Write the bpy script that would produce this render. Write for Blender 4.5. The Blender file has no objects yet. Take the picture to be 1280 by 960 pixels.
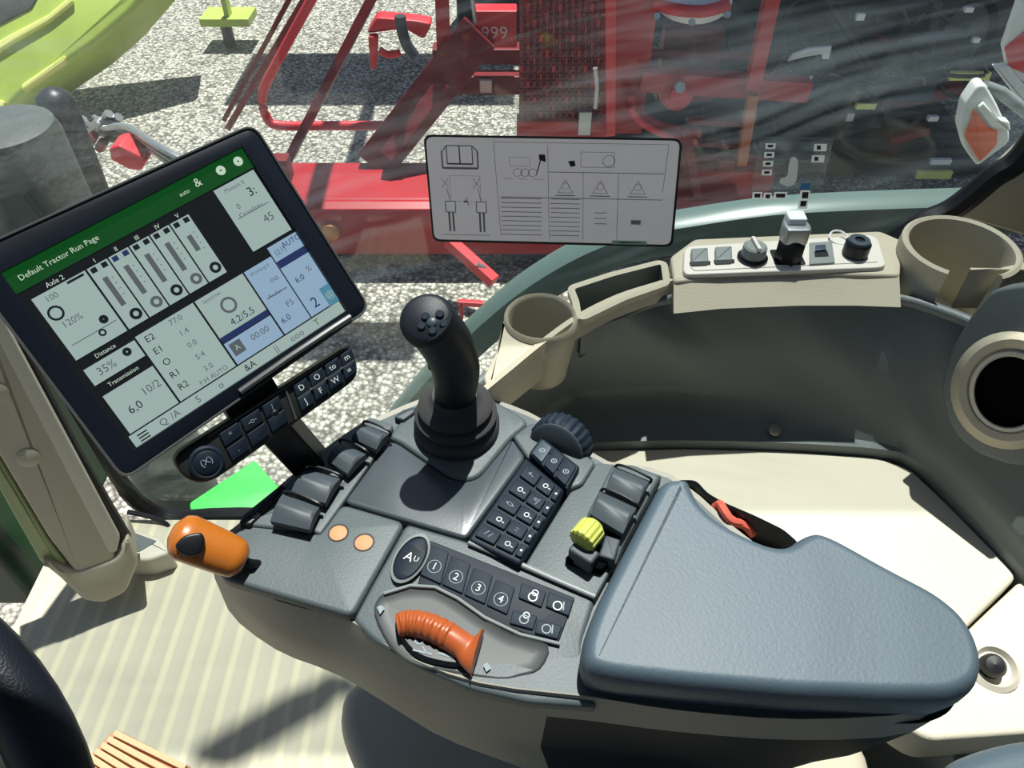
import bpy, math, random
from mathutils import Vector as V, Matrix
random.seed(7)
C = bpy.context.scene.collection
scn = bpy.context.scene
# ------------------------------------------------------------------ camera, sky, sun, exposure
F = 963.0
CAM = V((0, 0, 1.25)); PITCH = math.radians(45)
cR = V((1, 0, 0)); cU = V((0, math.sin(PITCH), math.cos(PITCH))); cF = V((0, math.cos(PITCH), -math.sin(PITCH)))
cd = bpy.data.cameras.new('camera'); cam = bpy.data.objects.new('camera', cd); C.objects.link(cam)
cam.location = CAM; cam.rotation_euler = (math.radians(90) - PITCH, 0, 0)
cd.sensor_width = 36; cd.lens = 36 * F / 1280; cd.clip_start = .02; cd.clip_end = 200
scn.camera = cam
SUN_EL, SUN_AZ = math.radians(73), math.radians(14)      # azimuth measured from +Y towards +X
world = bpy.data.worlds.new('sky'); scn.world = world; world.use_nodes = True
nt = world.node_tree; bgn = nt.nodes['Background']
sky = nt.nodes.new('ShaderNodeTexSky'); sky.sky_type = 'NISHITA'; sky.sun_disc = False
sky.sun_elevation = SUN_EL; sky.sun_rotation = SUN_AZ
nt.links.new(sky.outputs[0], bgn.inputs[0]); bgn.inputs[1].default_value = .065
sd = bpy.data.lights.new('sun', 'SUN'); sun = bpy.data.objects.new('sun', sd); C.objects.link(sun)
sd.energy = 5.6; sd.angle = math.radians(.6); sd.color = (1, .975, .93)
sdir = V((math.sin(SUN_AZ) * math.cos(SUN_EL), math.cos(SUN_AZ) * math.cos(SUN_EL), math.sin(SUN_EL)))
sun.rotation_euler = sdir.to_track_quat('Z', 'Y').to_euler(); sun.location = sdir * 8
scn.view_settings.view_transform = 'Standard'; scn.view_settings.look = 'None'
scn.view_settings.gamma = 1; scn.view_settings.use_curve_mapping = False; scn.view_settings.exposure = 0.42

# ------------------------------------------------------------------ materials
def lin(c): return tuple(((x / 255) / 12.92 if x / 255 <= .04045 else ((x / 255 + .055) / 1.055) ** 2.4) for x in c[:3]) + (1,)
def mat(name, col, rough=.55, metal=0, bump=0, bscale=400, var=0, vscale=8, spec=.4, coat=0):
    m = bpy.data.materials.new(name); m.use_nodes = True; n = m.node_tree; b = n.nodes['Principled BSDF']
    b.inputs['Base Color'].default_value = lin(col); b.inputs['Roughness'].default_value = rough
    b.inputs['Metallic'].default_value = metal; b.inputs['Specular IOR Level'].default_value = spec
    b.inputs['Coat Weight'].default_value = coat
    tc = n.nodes.new('ShaderNodeTexCoord')
    if var:
        t = n.nodes.new('ShaderNodeTexNoise'); t.inputs['Scale'].default_value = vscale; t.inputs['Detail'].default_value = 5
        n.links.new(tc.outputs['Object'], t.inputs['Vector'])
        r = n.nodes.new('ShaderNodeMixRGB'); r.blend_type = 'MIX'
        r.inputs[1].default_value = lin([x * (1 - var) for x in col]); r.inputs[2].default_value = lin([min(255, x * (1 + var)) for x in col])
        n.links.new(t.outputs['Fac'], r.inputs[0]); n.links.new(r.outputs[0], b.inputs['Base Color'])
    if bump:
        t = n.nodes.new('ShaderNodeTexNoise'); t.inputs['Scale'].default_value = bscale; t.inputs['Detail'].default_value = 2
        n.links.new(tc.outputs['Object'], t.inputs['Vector'])
        bp = n.nodes.new('ShaderNodeBump'); bp.inputs['Strength'].default_value = bump; bp.inputs['Distance'].default_value = .001
        n.links.new(t.outputs['Fac'], bp.inputs['Height']); n.links.new(bp.outputs[0], b.inputs['Normal'])
    return m
def emit(name, col, s=1.0, rough=.25):
    m = mat(name, (10, 12, 14), rough); b = m.node_tree.nodes['Principled BSDF']
    b.inputs['Emission Color'].default_value = lin(col); b.inputs['Emission Strength'].default_value = s * .62; return m
M = dict(
    shell=mat('warm_grey_plastic', (146, 142, 130), .55, bump=.25),
    top=mat('cool_grey_plastic', (78, 87, 89), .5, bump=.25),
    cover=mat('satin_grey_plastic', (68, 75, 80), .25, bump=.04, spec=.6),
    paddle=mat('paddle_grey_plastic', (62, 70, 76), .48, spec=.35),
    pad=mat('soft_pad_vinyl', (76, 91, 101), .5, bump=.22, bscale=330),
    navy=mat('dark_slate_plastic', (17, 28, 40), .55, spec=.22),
    key=mat('key_slate_plastic', (20, 33, 46), .6, spec=.22),
    key2=mat('key_slate_plastic_light', (52, 66, 76), .4),
    welld=mat('dished_dark_grey', (66, 70, 70), .5),
    limep=mat('pale_green_edge', (158, 168, 122), .5),
    casem=mat('keypad_olive_black', (30, 33, 31), .45),
    bez=mat('bezel_blue_black', (17, 22, 32), .32),
    pipe=mat('pipe_black_steel', (34, 42, 46), .4),
    black=mat('black_plastic', (13, 16, 20), .4),
    deep=mat('black_recess', (5, 6, 8), .9, spec=.05),
    grip=mat('grip_black_rubber', (17, 22, 31), .5, bump=.2, bscale=900),
    boot=mat('bellows_grey_rubber', (62, 62, 62), .6, spec=.25),
    rail=mat('trim_light_grey', (128, 134, 132), .4),
    orange=mat('orange_plastic', (166, 82, 38), .4, coat=.2),
    amber=mat('amber_plastic', (172, 98, 30), .36, coat=.3),
    tan=mat('tan_sticker', (190, 140, 98), .6),
    yellow=mat('yellow_plastic', (178, 184, 84), .45),
    white=mat('white_print', (200, 206, 206), .6),
    grey_print=mat('grey_print', (128, 140, 146), .6),
    cream=mat('cream_seat_plastic', (206, 199, 180), .6, bump=.3, var=.04, vscale=6),
    beige=mat('beige_cab_plastic', (182, 174, 154), .5, bump=.3, bscale=500),
    roofm=mat('roof_lining_fabric', (84, 86, 86), .9),
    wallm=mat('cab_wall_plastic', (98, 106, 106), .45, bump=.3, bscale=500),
    beige_l=mat('pale_beige_trim', (206, 200, 184), .45),
    plate=mat('white_beige_plate', (212, 206, 196), .4),
    brown=mat('pedal_tan_rubber', (186, 132, 92), .6),
    browns=mat('pedal_tan_rib', (214, 176, 136), .6),
    rubber=mat('black_rubber', (12, 14, 18), .5),
    wheel=mat('steering_wheel_leather', (18, 22, 32), .42, bump=.3, bscale=700),
    red=mat('red_machine_paint', (166, 22, 34), .38, var=.12, vscale=3),
    redl=mat('bright_red_paint', (206, 52, 60), .4),
    redd=mat('dark_red_steel', (110, 22, 30), .5, var=.3, vscale=20),
    steel=mat('bare_steel', (170, 172, 174), .35, metal=.7),
    dkgrey=mat('dark_grey_metal', (58, 62, 66), .45),
    hoseb=mat('black_hose', (24, 26, 30), .4),
    canister=mat('grey_painted_canister', (80, 84, 82), .5),
    lime=mat('lime_green_paint', (176, 196, 88), .45, var=.1, vscale=3),
    yel=mat('pale_yellow_paint', (226, 226, 130), .5),
    green=mat('bright_green_paint', (66, 190, 84), .45),
    dgreen=mat('dark_green_paint', (12, 52, 34), .4),
    frame=mat('green_grey_fender', (88, 106, 101), .3),
    pinkred=mat('faded_red_cord', (196, 90, 72), .6),
    lens=mat('orange_lens', (232, 96, 30), .35),
    lampw=mat('white_lamp_housing', (226, 228, 226), .4),
    tyre=mat('tyre_rubber', (26, 30, 34), .7),
    darkm=mat('dark_machine_steel', (34, 38, 44), .5, var=.3, vscale=12),
    blueg=mat('blue_grey_steel', (44, 60, 78), .45),
    screen_bg=emit('screen_dark', (34, 38, 42), .5), screen_gr=emit('screen_green', (20, 92, 36), .7),
    screen_w=emit('screen_pale', (176, 198, 192), .9), screen_b=emit('screen_blue', (160, 190, 216), .9),
    screen_k=emit('screen_ink', (34, 44, 48), .6), screen_m=emit('screen_mid_grey', (112, 120, 124), .7),
    screen_n=emit('screen_navy', (46, 60, 110), .8), screen_t=emit('screen_white_text', (214, 236, 214), .9),
    screen_c=emit('screen_cyan', (90, 150, 176), .9),
)
def glass_mat(name, tint, haze):
    m = bpy.data.materials.new(name); m.use_nodes = True; n = m.node_tree; n.nodes.clear()
    out = n.nodes.new('ShaderNodeOutputMaterial'); tr = n.nodes.new('ShaderNodeBsdfTransparent'); tr.inputs[0].default_value = tint
    gl = n.nodes.new('ShaderNodeBsdfGlossy'); gl.inputs['Roughness'].default_value = .02
    lw = n.nodes.new('ShaderNodeLayerWeight'); lw.inputs[0].default_value = .5
    pw_ = n.nodes.new('ShaderNodeMath'); pw_.operation = 'POWER'; n.links.new(lw.outputs['Facing'], pw_.inputs[0]); pw_.inputs[1].default_value = 4
    fr = n.nodes.new('ShaderNodeMapRange'); fr.inputs[3].default_value = .035; fr.inputs[4].default_value = .7; n.links.new(pw_.outputs[0], fr.inputs[0])
    m1 = n.nodes.new('ShaderNodeMixShader'); n.links.new(fr.outputs[0], m1.inputs[0]); n.links.new(tr.outputs[0], m1.inputs[1]); n.links.new(gl.outputs[0], m1.inputs[2])
    df = n.nodes.new('ShaderNodeBsdfTranslucent'); df.inputs[0].default_value = (.62, .74, .78, 1)
    tc = n.nodes.new('ShaderNodeTexCoord'); mp = n.nodes.new('ShaderNodeMapping'); mp.inputs['Scale'].default_value = (1.6, 1, 34)
    m0 = n.nodes.new('ShaderNodeMapping'); m0.inputs['Rotation'].default_value = (0, math.radians(17), 0)
    wn_ = n.nodes.new('ShaderNodeTexNoise'); wn_.inputs['Scale'].default_value = 1.3; av = n.nodes.new('ShaderNodeMixRGB'); av.blend_type = 'ADD'; av.inputs[0].default_value = .35
    n.links.new(tc.outputs['Object'], wn_.inputs['Vector']); n.links.new(tc.outputs['Object'], av.inputs[1]); n.links.new(wn_.outputs['Color'], av.inputs[2]); n.links.new(av.outputs[0], m0.inputs[0])
    ns = n.nodes.new('ShaderNodeTexNoise'); ns.inputs['Scale'].default_value = 2.2; ns.inputs['Detail'].default_value = 4
    n.links.new(m0.outputs[0], mp.inputs[0]); n.links.new(mp.outputs[0], ns.inputs['Vector'])
    n2 = n.nodes.new('ShaderNodeTexNoise'); n2.inputs['Scale'].default_value = 3; n.links.new(tc.outputs['Object'], n2.inputs['Vector'])
    ml = n.nodes.new('ShaderNodeMath'); ml.operation = 'MULTIPLY'; n.links.new(ns.outputs['Fac'], ml.inputs[0]); n.links.new(n2.outputs['Fac'], ml.inputs[1])
    rp = n.nodes.new('ShaderNodeMapRange'); rp.inputs[1].default_value = .24; rp.inputs[2].default_value = .42; rp.inputs[3].default_value = haze * .12; rp.inputs[4].default_value = haze
    n.links.new(ml.outputs[0], rp.inputs[0])
    m2 = n.nodes.new('ShaderNodeMixShader'); n.links.new(rp.outputs[0], m2.inputs[0]); n.links.new(m1.outputs[0], m2.inputs[1]); n.links.new(df.outputs[0], m2.inputs[2])
    n.links.new(m2.outputs[0], out.inputs[0]); return m
M['glass'] = glass_mat('dusty_tinted_glass', (.93, .97, .96, 1), .08)
def backlit(name, col):
    m = bpy.data.materials.new(name); m.use_nodes = True; n = m.node_tree; n.nodes.clear()
    out = n.nodes.new('ShaderNodeOutputMaterial'); a = n.nodes.new('ShaderNodeBsdfDiffuse'); a.inputs[0].default_value = lin(col)
    t = n.nodes.new('ShaderNodeBsdfTranslucent'); t.inputs[0].default_value = lin(col); x = n.nodes.new('ShaderNodeMixShader'); x.inputs[0].default_value = .5
    n.links.new(a.outputs[0], x.inputs[1]); n.links.new(t.outputs[0], x.inputs[2]); n.links.new(x.outputs[0], out.inputs[0]); return m
def gravel_mat():
    m = mat('pale_gravel', (190, 184, 168), .85); n = m.node_tree; b = n.nodes['Principled BSDF']
    tc = n.nodes.new('ShaderNodeTexCoord'); v = n.nodes.new('ShaderNodeTexVoronoi'); v.inputs['Scale'].default_value = 42
    n.links.new(tc.outputs['Object'], v.inputs['Vector'])
    cr = n.nodes.new('ShaderNodeValToRGB'); e = cr.color_ramp.elements
    e[0].position = .0; e[0].color = lin((128, 124, 116)); e[1].position = 1; e[1].color = lin((240, 234, 216))
    sp = n.nodes.new('ShaderNodeSeparateColor'); n.links.new(v.outputs['Color'], sp.inputs[0]); n.links.new(sp.outputs[0], cr.inputs[0])
    dk = n.nodes.new('ShaderNodeMapRange'); dk.inputs[1].default_value = .25; dk.inputs[2].default_value = .75; dk.inputs[3].default_value = 1; dk.inputs[4].default_value = .3
    n.links.new(v.outputs['Distance'], dk.inputs[0])
    mx = n.nodes.new('ShaderNodeMixRGB'); mx.blend_type = 'MULTIPLY'; mx.inputs[0].default_value = 1
    n.links.new(cr.outputs[0], mx.inputs[1]); n.links.new(dk.outputs[0], mx.inputs[2])
    n.links.new(mx.outputs[0], b.inputs['Base Color'])
    bp = n.nodes.new('ShaderNodeBump'); bp.invert = True; bp.inputs['Strength'].default_value = .8; bp.inputs['Distance'].default_value = .02
    n.links.new(v.outputs['Distance'], bp.inputs['Height']); n.links.new(bp.outputs[0], b.inputs['Normal']); return m
M['gravel'] = gravel_mat()
def floor_mat():
    m = mat('ribbed_cream_mat', (206, 198, 170), .7); n = m.node_tree; b = n.nodes['Principled BSDF']
    tc = n.nodes.new('ShaderNodeTexCoord'); w = n.nodes.new('ShaderNodeTexWave'); w.bands_direction = 'X'; w.inputs['Scale'].default_value = 8.5
    w.inputs['Distortion'].default_value = .25; n.links.new(tc.outputs['Object'], w.inputs['Vector'])
    rp = n.nodes.new('ShaderNodeValToRGB'); e = rp.color_ramp.elements
    e[0].position = .62; e[0].color = lin((188, 183, 162)); e[1].position = .95; e[1].color = lin((206, 199, 170))
    n.links.new(w.outputs['Fac'], rp.inputs[0])
    ns = n.nodes.new('ShaderNodeTexNoise'); ns.inputs['Scale'].default_value = 5; ns.inputs['Detail'].default_value = 6; n.links.new(tc.outputs['Object'], ns.inputs['Vector'])
    r2 = n.nodes.new('ShaderNodeMapRange'); r2.inputs[3].default_value = .84; r2.inputs[4].default_value = 1.1; n.links.new(ns.outputs['Fac'], r2.inputs[0])
    mx = n.nodes.new('ShaderNodeMixRGB'); mx.blend_type = 'MULTIPLY'; mx.inputs[0].default_value = 1
    n.links.new(rp.outputs[0], mx.inputs[1]); n.links.new(r2.outputs[0], mx.inputs[2]); n.links.new(mx.outputs[0], b.inputs['Base Color'])
    bp = n.nodes.new('ShaderNodeBump'); bp.inputs['Strength'].default_value = .5; bp.inputs['Distance'].default_value = .003
    n.links.new(w.outputs['Fac'], bp.inputs['Height']); n.links.new(bp.outputs[0], b.inputs['Normal']); return m
M['floor'] = floor_mat()

# ------------------------------------------------------------------ geometry helpers
def ray(x, y): return cR * (x - 640) + cU * (480 - y) + cF * F
def pz(x, y, z): d = ray(x, y); return CAM + d * ((z - CAM.z) / d.z)
def py(x, y, Y): d = ray(x, y); return CAM + d * (Y / d.y)
def pxx(x, y, X): d = ray(x, y); return CAM + d * (X / d.x)
class Pl:                                   # a real flat surface somewhere in the cab
    def __init__(s, o, n, u=None):
        s.o = V(o); s.n = V(n).normalized(); u = V(u) if u else V((1, 0, 0))
        s.u = (u - s.n * u.dot(s.n)).normalized(); s.v = s.n.cross(s.u)
    def at(s, x, y, h=0):
        d = ray(x, y); o = s.o + s.n * h; return CAM + d * ((o - CAM).dot(s.n) / d.dot(s.n))
    def loc(s, x, y): p = s.at(x, y) - s.o; return p.dot(s.u), p.dot(s.v)
    def w(s, a, b, h=0): return s.o + s.u * a + s.v * b + s.n * h
    def up(s, h): return Pl(s.o + s.n * h, s.n, s.u)
    def pts(s, L, h=0): return [s.at(x, y, h) for x, y in L]
def rnd(pts, r, seg=4):
    out = []; n = len(pts)
    for i in range(n):
        p, a, b = pts[i], pts[i - 1], pts[(i + 1) % n]
        ra = min(r, (a - p).length * .45); rb = min(r, (b - p).length * .45)
        A = p + (a - p).normalized() * ra; B = p + (b - p).normalized() * rb
        for k in range(seg + 1):
            t = k / seg; out.append(A * (1 - t) ** 2 + p * 2 * t * (1 - t) + B * t * t)
    return out
def cat(pts, k=4, closed=True):
    out = []; n = len(pts)
    rng = range(n) if closed else range(n - 1)
    g = (lambda i: pts[i % n]) if closed else (lambda i: pts[max(0, min(n - 1, i))])
    for i in rng:
        a, b, c, d = g(i - 1), g(i), g(i + 1), g(i + 2)
        for j in range(k):
            t = j / k
            out.append(.5 * ((2 * b) + (c - a) * t + (2 * a - 5 * b + 4 * c - d) * t * t + (3 * b - a - 3 * c + d) * t ** 3))
    if not closed: out.append(pts[-1].copy())
    return out
def area_n(pts):
    s = V((0, 0, 0))
    for i in range(len(pts)): s += pts[i - 1].cross(pts[i])
    return s
def inset(pts, n, d):
    s = 1 if area_n(pts).dot(n) > 0 else -1; m = len(pts); out = []
    for i in range(m):
        e1 = (pts[i] - pts[i - 1]); e2 = (pts[(i + 1) % m] - pts[i])
        e1 = e1.normalized() if e1.length > 1e-7 else e2.normalized(); e2 = e2.normalized() if e2.length > 1e-7 else e1
        n1, n2 = n.cross(e1) * s, n.cross(e2) * s; b = n1 + n2
        if b.length < 1e-6: b = n1
        b.normalize(); out.append(pts[i] + b * (d / max(.5, b.dot(n1))))
    return out
class MB:
    def __init__(s): s.v = []; s.f = []; s.m = []; s.mats = []
    def mi(s, m):
        if m not in s.mats: s.mats.append(m)
        return s.mats.index(m)
    def add(s, vs, fs, m):
        k = len(s.v); s.v += [V(x) for x in vs]; i = s.mi(m)
        for f in fs: s.f.append(tuple(k + j for j in f)); s.m.append(i)
    def poly(s, pts, m): s.add(pts, [tuple(range(len(pts)))], m)
    def loft(s, rings, m, cap0=True, cap1=True, closed=True):
        n = len(rings[0]); vs = [p for r in rings for p in r]; fs = []
        for i in range(len(rings) - 1):
            for j in range(n if closed else n - 1):
                a, b = i * n + j, i * n + (j + 1) % n; fs.append((a, b, b + n, a + n))
        if cap0 and closed: fs.append(tuple(range(n))[::-1])
        if cap1 and closed: fs.append(tuple((len(rings) - 1) * n + j for j in range(n)))
        s.add(vs, fs, m)
    def slab(s, pts, n, depth, m, r=.002, seg=3, taper=0):
        n = V(n).normalized(); r = min(r, depth * .9)
        rings = [inset([p - n * depth for p in pts], n, -taper)]
        for k in range(seg + 1):
            a = k / seg * math.pi / 2
            rings.append([p + n * (-r + r * math.sin(a)) for p in inset(pts, n, r * (1 - math.cos(a)))])
        s.loft(rings, m)
    def box(s, c, size, m, X=(1, 0, 0), Z=(0, 0, 1)):
        Z = V(Z).normalized(); X = V(X); X = (X - Z * X.dot(Z)).normalized(); Y = Z.cross(X); c = V(c); a, b, d = [q / 2 for q in size]
        P = [c + X * x * a + Y * y * b + Z * z * d for z in (-1, 1) for x, y in ((-1, -1), (1, -1), (1, 1), (-1, 1))]
        s.add(P, [(3, 2, 1, 0), (4, 5, 6, 7), (0, 1, 5, 4), (1, 2, 6, 5), (2, 3, 7, 6), (3, 0, 4, 7)], m)
    def cyl(s, p0, p1, r0, m, r1=None, n=20, bev=0):
        p0, p1 = V(p0), V(p1); r1 = r0 if r1 is None else r1; d = (p1 - p0).normalized(); X = d.orthogonal().normalized(); Y = d.cross(X)
        def ring(c, r): return [c + X * math.cos(a) * r + Y * math.sin(a) * r for a in [2 * math.pi * k / n for k in range(n)]]
        R = [ring(p0, r0)]
        if bev: R += [ring(p1 - d * bev, r1), ring(p1 - d * bev * .3, r1 - bev * .3), ring(p1, r1 - bev)]
        else: R += [ring(p1, r1)]
        s.loft(R, m)
    def bar(s, p0, p1, w, h, m, Z=(0, 0, 1)):
        p0, p1 = V(p0), V(p1); d = p1 - p0; Z = V(Z)
        if abs(d.normalized().dot(Z)) > .98: Z = V((0, 1, 0))
        Z = Z - d.normalized() * Z.dot(d.normalized()); s.box((p0 + p1) / 2, (d.length, w, h), m, X=d, Z=Z)
    def tube(s, path, r, m, n=12, closed=False, radii=None, flat=1, ref=(0, 0, 1)):
        path = [V(p) for p in path]; rings = []; N = len(path); ref = V(ref)
        for i, p in enumerate(path):
            a = path[(i - 1) % N] if (closed or i > 0) else p; b = path[(i + 1) % N] if (closed or i < N - 1) else p
            t = (b - a).normalized(); X = t.cross(ref)
            if X.length < .05: X = t.orthogonal()
            X.normalize(); Y = X.cross(t); rr = radii[i] if radii else r
            rings.append([p + X * math.cos(q) * rr + Y * math.sin(q) * rr * flat for q in [2 * math.pi * k / n for k in range(n)]])
        if closed: rings.append(rings[0])
        s.loft(rings, m, not closed, not closed)
    def lathe(s, o, ax, prof, m, n=32, sx=1):
        o = V(o); ax = V(ax).normalized(); X = ax.orthogonal().normalized(); Y = ax.cross(X)
        s.loft([[o + ax * h + X * math.cos(a) * r + Y * math.sin(a) * r * sx for a in [2 * math.pi * k / n for k in range(n)]] for r, h in prof], m, prof[0][0] > 1e-5, prof[-1][0] > 1e-5)
    def build(s, name, parent=None, smooth=True, bevel=0, kind=None, label=None):
        root = parent
        while root is not None and root.parent: root = root.parent
        if root is not None: off = root.location.copy()
        else:
            xs = [p.x for p in s.v]; ys = [p.y for p in s.v]; off = V(((min(xs) + max(xs)) / 2, (min(ys) + max(ys)) / 2, min(p.z for p in s.v)))
        me = bpy.data.meshes.new(name); me.from_pydata([p - off for p in s.v], [], s.f)
        for m in s.mats: me.materials.append(M[m])
        for p, i in zip(me.polygons, s.m): p.material_index = i; p.use_smooth = smooth
        import bmesh
        bm = bmesh.new(); bm.from_mesh(me); bmesh.ops.triangulate(bm, faces=[f for f in bm.faces if len(f.verts) > 6], ngon_method='BEAUTY'); bmesh.ops.recalc_face_normals(bm, faces=bm.faces); bm.to_mesh(me); bm.free()
        if smooth: me.set_sharp_from_angle(angle=math.radians(38))
        o = bpy.data.objects.new(name, me); C.objects.link(o)
        if parent: o.parent = parent
        else: o.location = off
        if bevel:
            b = o.modifiers.new('bevel', 'BEVEL'); b.width = bevel; b.segments = 2; b.limit_method = 'ANGLE'
        if kind: o['kind'] = kind
        if label: o['label'] = label
        return o
def thing(name, loc, label, cat_, group=None):
    o = bpy.data.objects.new(name, None); C.objects.link(o); o.location = loc; o.empty_display_size = .05
    o['label'] = label; o['category'] = cat_
    if group: o['group'] = group
    return o
def tag(o, label, cat_, group=None):
    o['label'] = label; o['category'] = cat_
    if group: o['group'] = group
    return o
def struct(mb, name, smooth=False, bevel=0, parent=None): return mb.build(name, parent, smooth, bevel, None if parent else 'structure')
def key(name, plane, px, depth, m, parent, r=.0015, rc=.002, h=0, taper=0, label=None, smooth=True):
    b = MB(); b.slab(rnd(plane.pts(px, h), rc), plane.n, depth, m, r, taper=taper); return b.build(name, parent, smooth, label=label)
def textgeo(txt, size):
    cu = bpy.data.curves.new('txt', 'FONT'); cu.body = txt; cu.size = size; cu.align_x = 'CENTER'; cu.align_y = 'CENTER'; cu.resolution_u = 2
    o = bpy.data.objects.new('txt', cu); C.objects.link(o); dg = bpy.context.evaluated_depsgraph_get(); me = bpy.data.meshes.new_from_object(o.evaluated_get(dg))
    vs = [v.co.copy() for v in me.vertices]; fs = [tuple(p.vertices) for p in me.polygons]
    bpy.data.objects.remove(o); bpy.data.curves.remove(cu); bpy.data.meshes.remove(me); return vs, fs
def text(mb, plane, x, y, d, txt, size, m, h=.0004):
    """flat lettering printed on a surface, reading along pixel direction d"""
    c = plane.at(x, y, h); e = plane.at(x + d[0] * 5, y + d[1] * 5, h); X = (e - c).normalized(); Y = plane.n.cross(X)
    vs, fs = textgeo(txt, size); mb.add([c + X * v.x + Y * v.y for v in vs], fs, m)
def line(mb, plane, a, b, w, m, h=.0004):
    A, B = plane.at(*a, h), plane.at(*b, h); s = plane.n.cross((B - A).normalized()) * w / 2; mb.poly([A - s, B - s, B + s, A + s], m)
def ringm(mb, plane, x, y, r, w, m, h=.0004, n=16):
    c = plane.at(x, y, h)
    for k in range(n):
        a, b = 2 * math.pi * k / n, 2 * math.pi * (k + 1) / n; f = lambda q, t: c + plane.u * math.cos(q) * t + plane.v * math.sin(q) * t
        mb.poly([f(a, r), f(b, r), f(b, r - w), f(a, r - w)], m)
def disc(mb, plane, x, y, r, m, h=.0004, n=14):
    c = plane.at(x, y, h); mb.poly([c + plane.u * math.cos(a) * r + plane.v * math.sin(a) * r for a in [2 * math.pi * k / n for k in range(n)]], m)
def quad(mb, plane, L, m, h=.0004): mb.poly(plane.pts(L, h), m)

# ================================================================== THE SETTING
# ground outside, 1.5 m below the cab floor
b = MB(); b.box((0, 14, -1.55), (60, 46, .1), 'gravel'); struct(b, 'gravel_ground')
# cab floor (reaches the right-hand glass)
b = MB(); b.box((-.12, .055, -.03), (1.5, 1.64, .06), 'floor'); struct(b, 'floor')
# roof
b = MB(); b.box((-.05, -.34, 1.70), (1.75, 1.48, .08), 'roofm'); struct(b, 'ceiling')
# rear and left shell of the cab, behind the viewer
b = MB(); b.box((.84, -.05, .82), (.05, 1.9, 1.70), 'wallm'); struct(b, 'wall_rear')
b = MB(); b.box((0, -1.0, .4), (1.7, .05, .85), 'wallm'); struct(b, 'wall_left')
# big right-hand window: pane + rubber seal
pw = Pl((0, .92, .8), (0, -1, 0))
b = MB(); b.box((-.04, .925, .82), (1.42, .006, 1.64), 'glass'); w1 = struct(b, 'window_1')
b = MB(); b.poly([V((-.75, .925, 1.64)), V((.67, .925, 1.64)), V((.72, .39, 1.70)), V((-.8, .39, 1.70))], 'glass'); struct(b, 'window_2')
b = MB()
seal = cat([V((-.75, .915, 1.6)), V((-.75, .915, .3)), V((-.73, .915, -.02)), V((-.55, .915, -.04)), V((0, .915, -.03)), V((.4, .915, .2)), V((.5, .915, .52)), py(1130, 292, .915), py(1190, 262, .915), py(1240, 222, .915), py(1290, 178, .915), V((.672, .915, .98)), V((.685, .915, 1.3)), V((.69, .915, 1.6))], 5, False)
b.tube(seal, .016, 'rubber', 8); b.build('window_seal', w1)
# curved rear fender edge outside the glass
b = MB()
path = cat([py(440, 610, .985), py(505, 522, .985), py(568, 450, .985), py(620, 400, .985), py(675, 358, .985), py(740, 322, .985), py(800, 302, .985), py(870, 290, .985), py(940, 280, .985), py(1000, 275, .985), py(1120, 270, .985), py(1290, 266, .985), py(1420, 268, .985)], 5, False)
rings = []
for i, p in enumerate(path):
    a = path[max(0, i - 1)]; c = path[min(len(path) - 1, i + 1)]; t = (c - a).normalized(); up = V((0, 1, 0)).cross(t) * -1
    if up.z < 0: up = -up
    k = i / len(path); w = .024 + .006 * k
    rings.append([p + up * y_ + V((0, x_, 0)) for x_, y_ in ((-.012, -w), (-.016, -w * .3), (-.012, w * .7), (.004, w), (.03, w * .9), (.03, w * .5), (.008, w * .7), (-.002, -w))])
b.loft(rings, 'frame'); o = b.build('trim_2', None, True, kind='structure')
# front (left in the picture) glass and the dark bonnet beyond it
# A pillar at the front right corner
pp = Pl((-.66, .70, .05), (.42, -.88, .22))
pil = thing('trim_1', pp.at(100, 720), '', ''); del pil['label']; del pil['category']; pil['kind'] = 'structure'
key('pillar_cover', pp, [(-60, 290), (0, 412), (60, 520), (143, 678), (144, 701), (97, 720), (60, 672), (0, 572), (-90, 430)], .05, 'beige', pil, r=.006, rc=.01)
key('pillar_edge', pp, [(-60, 272), (8, 408), (150, 672), (146, 690), (136, 690), (0, 430), (-62, 300)], .03, 'beige_l', pil, r=.001, rc=.004, h=.0002)
key('pillar_inner_strip', pp, [(-90, 430), (0, 574), (60, 674), (97, 722), (84, 730), (50, 702), (0, 614), (-90, 470)], .05, 'limep', pil, r=.004, rc=.005, h=-.008)
key('pillar_foot', pp, [(95, 716), (146, 698), (160, 672), (174, 704), (158, 742), (128, 756), (104, 752), (50, 700)], .07, 'beige', pil, r=.008, rc=.012, h=.004)
for x, y in ((36, 572), (-4, 491)):
    b = MB(); c = pp.at(x, y); b.lathe(c, pp.n, [(.016, 0), (.016, .002), (.013, .0035), (0, .0035)], 'beige', 20); b.build('screw_cap', pil)
b = MB(); b.tube([pp.at(-40, 320, -.02), pp.at(10, 412, -.02), pp.at(90, 560, -.02), pp.at(156, 672, -.02)], .011, 'rubber', 8); b.build('pillar_seal', pil)
# front sill; a darker plate stands for its shaded recess
ps = Pl((0, 0, .05), (0, 0, 1))
b = MB(); b.slab(rnd(ps.pts([(146, 655), (200, 672), (214, 690), (186, 700), (150, 700)]), .01), (0, 0, 1), .049, 'beige_l', .006)
b.slab(rnd(ps.pts([(158, 662), (196, 676), (172, 690)], .002), .004), (0, 0, 1), .02, 'wallm', .001); struct(b, 'trim_3', True)
# dark rubber edge along the bottom of the glass
b = MB(); b.tube(cat([py(160, 640, .88), py(200, 650, .87), py(225, 672, .85), py(262, 700, .84), py(310, 716, .84)], 4, False), .005, 'rubber', 8); struct(b, 'trim_4', True)

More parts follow.
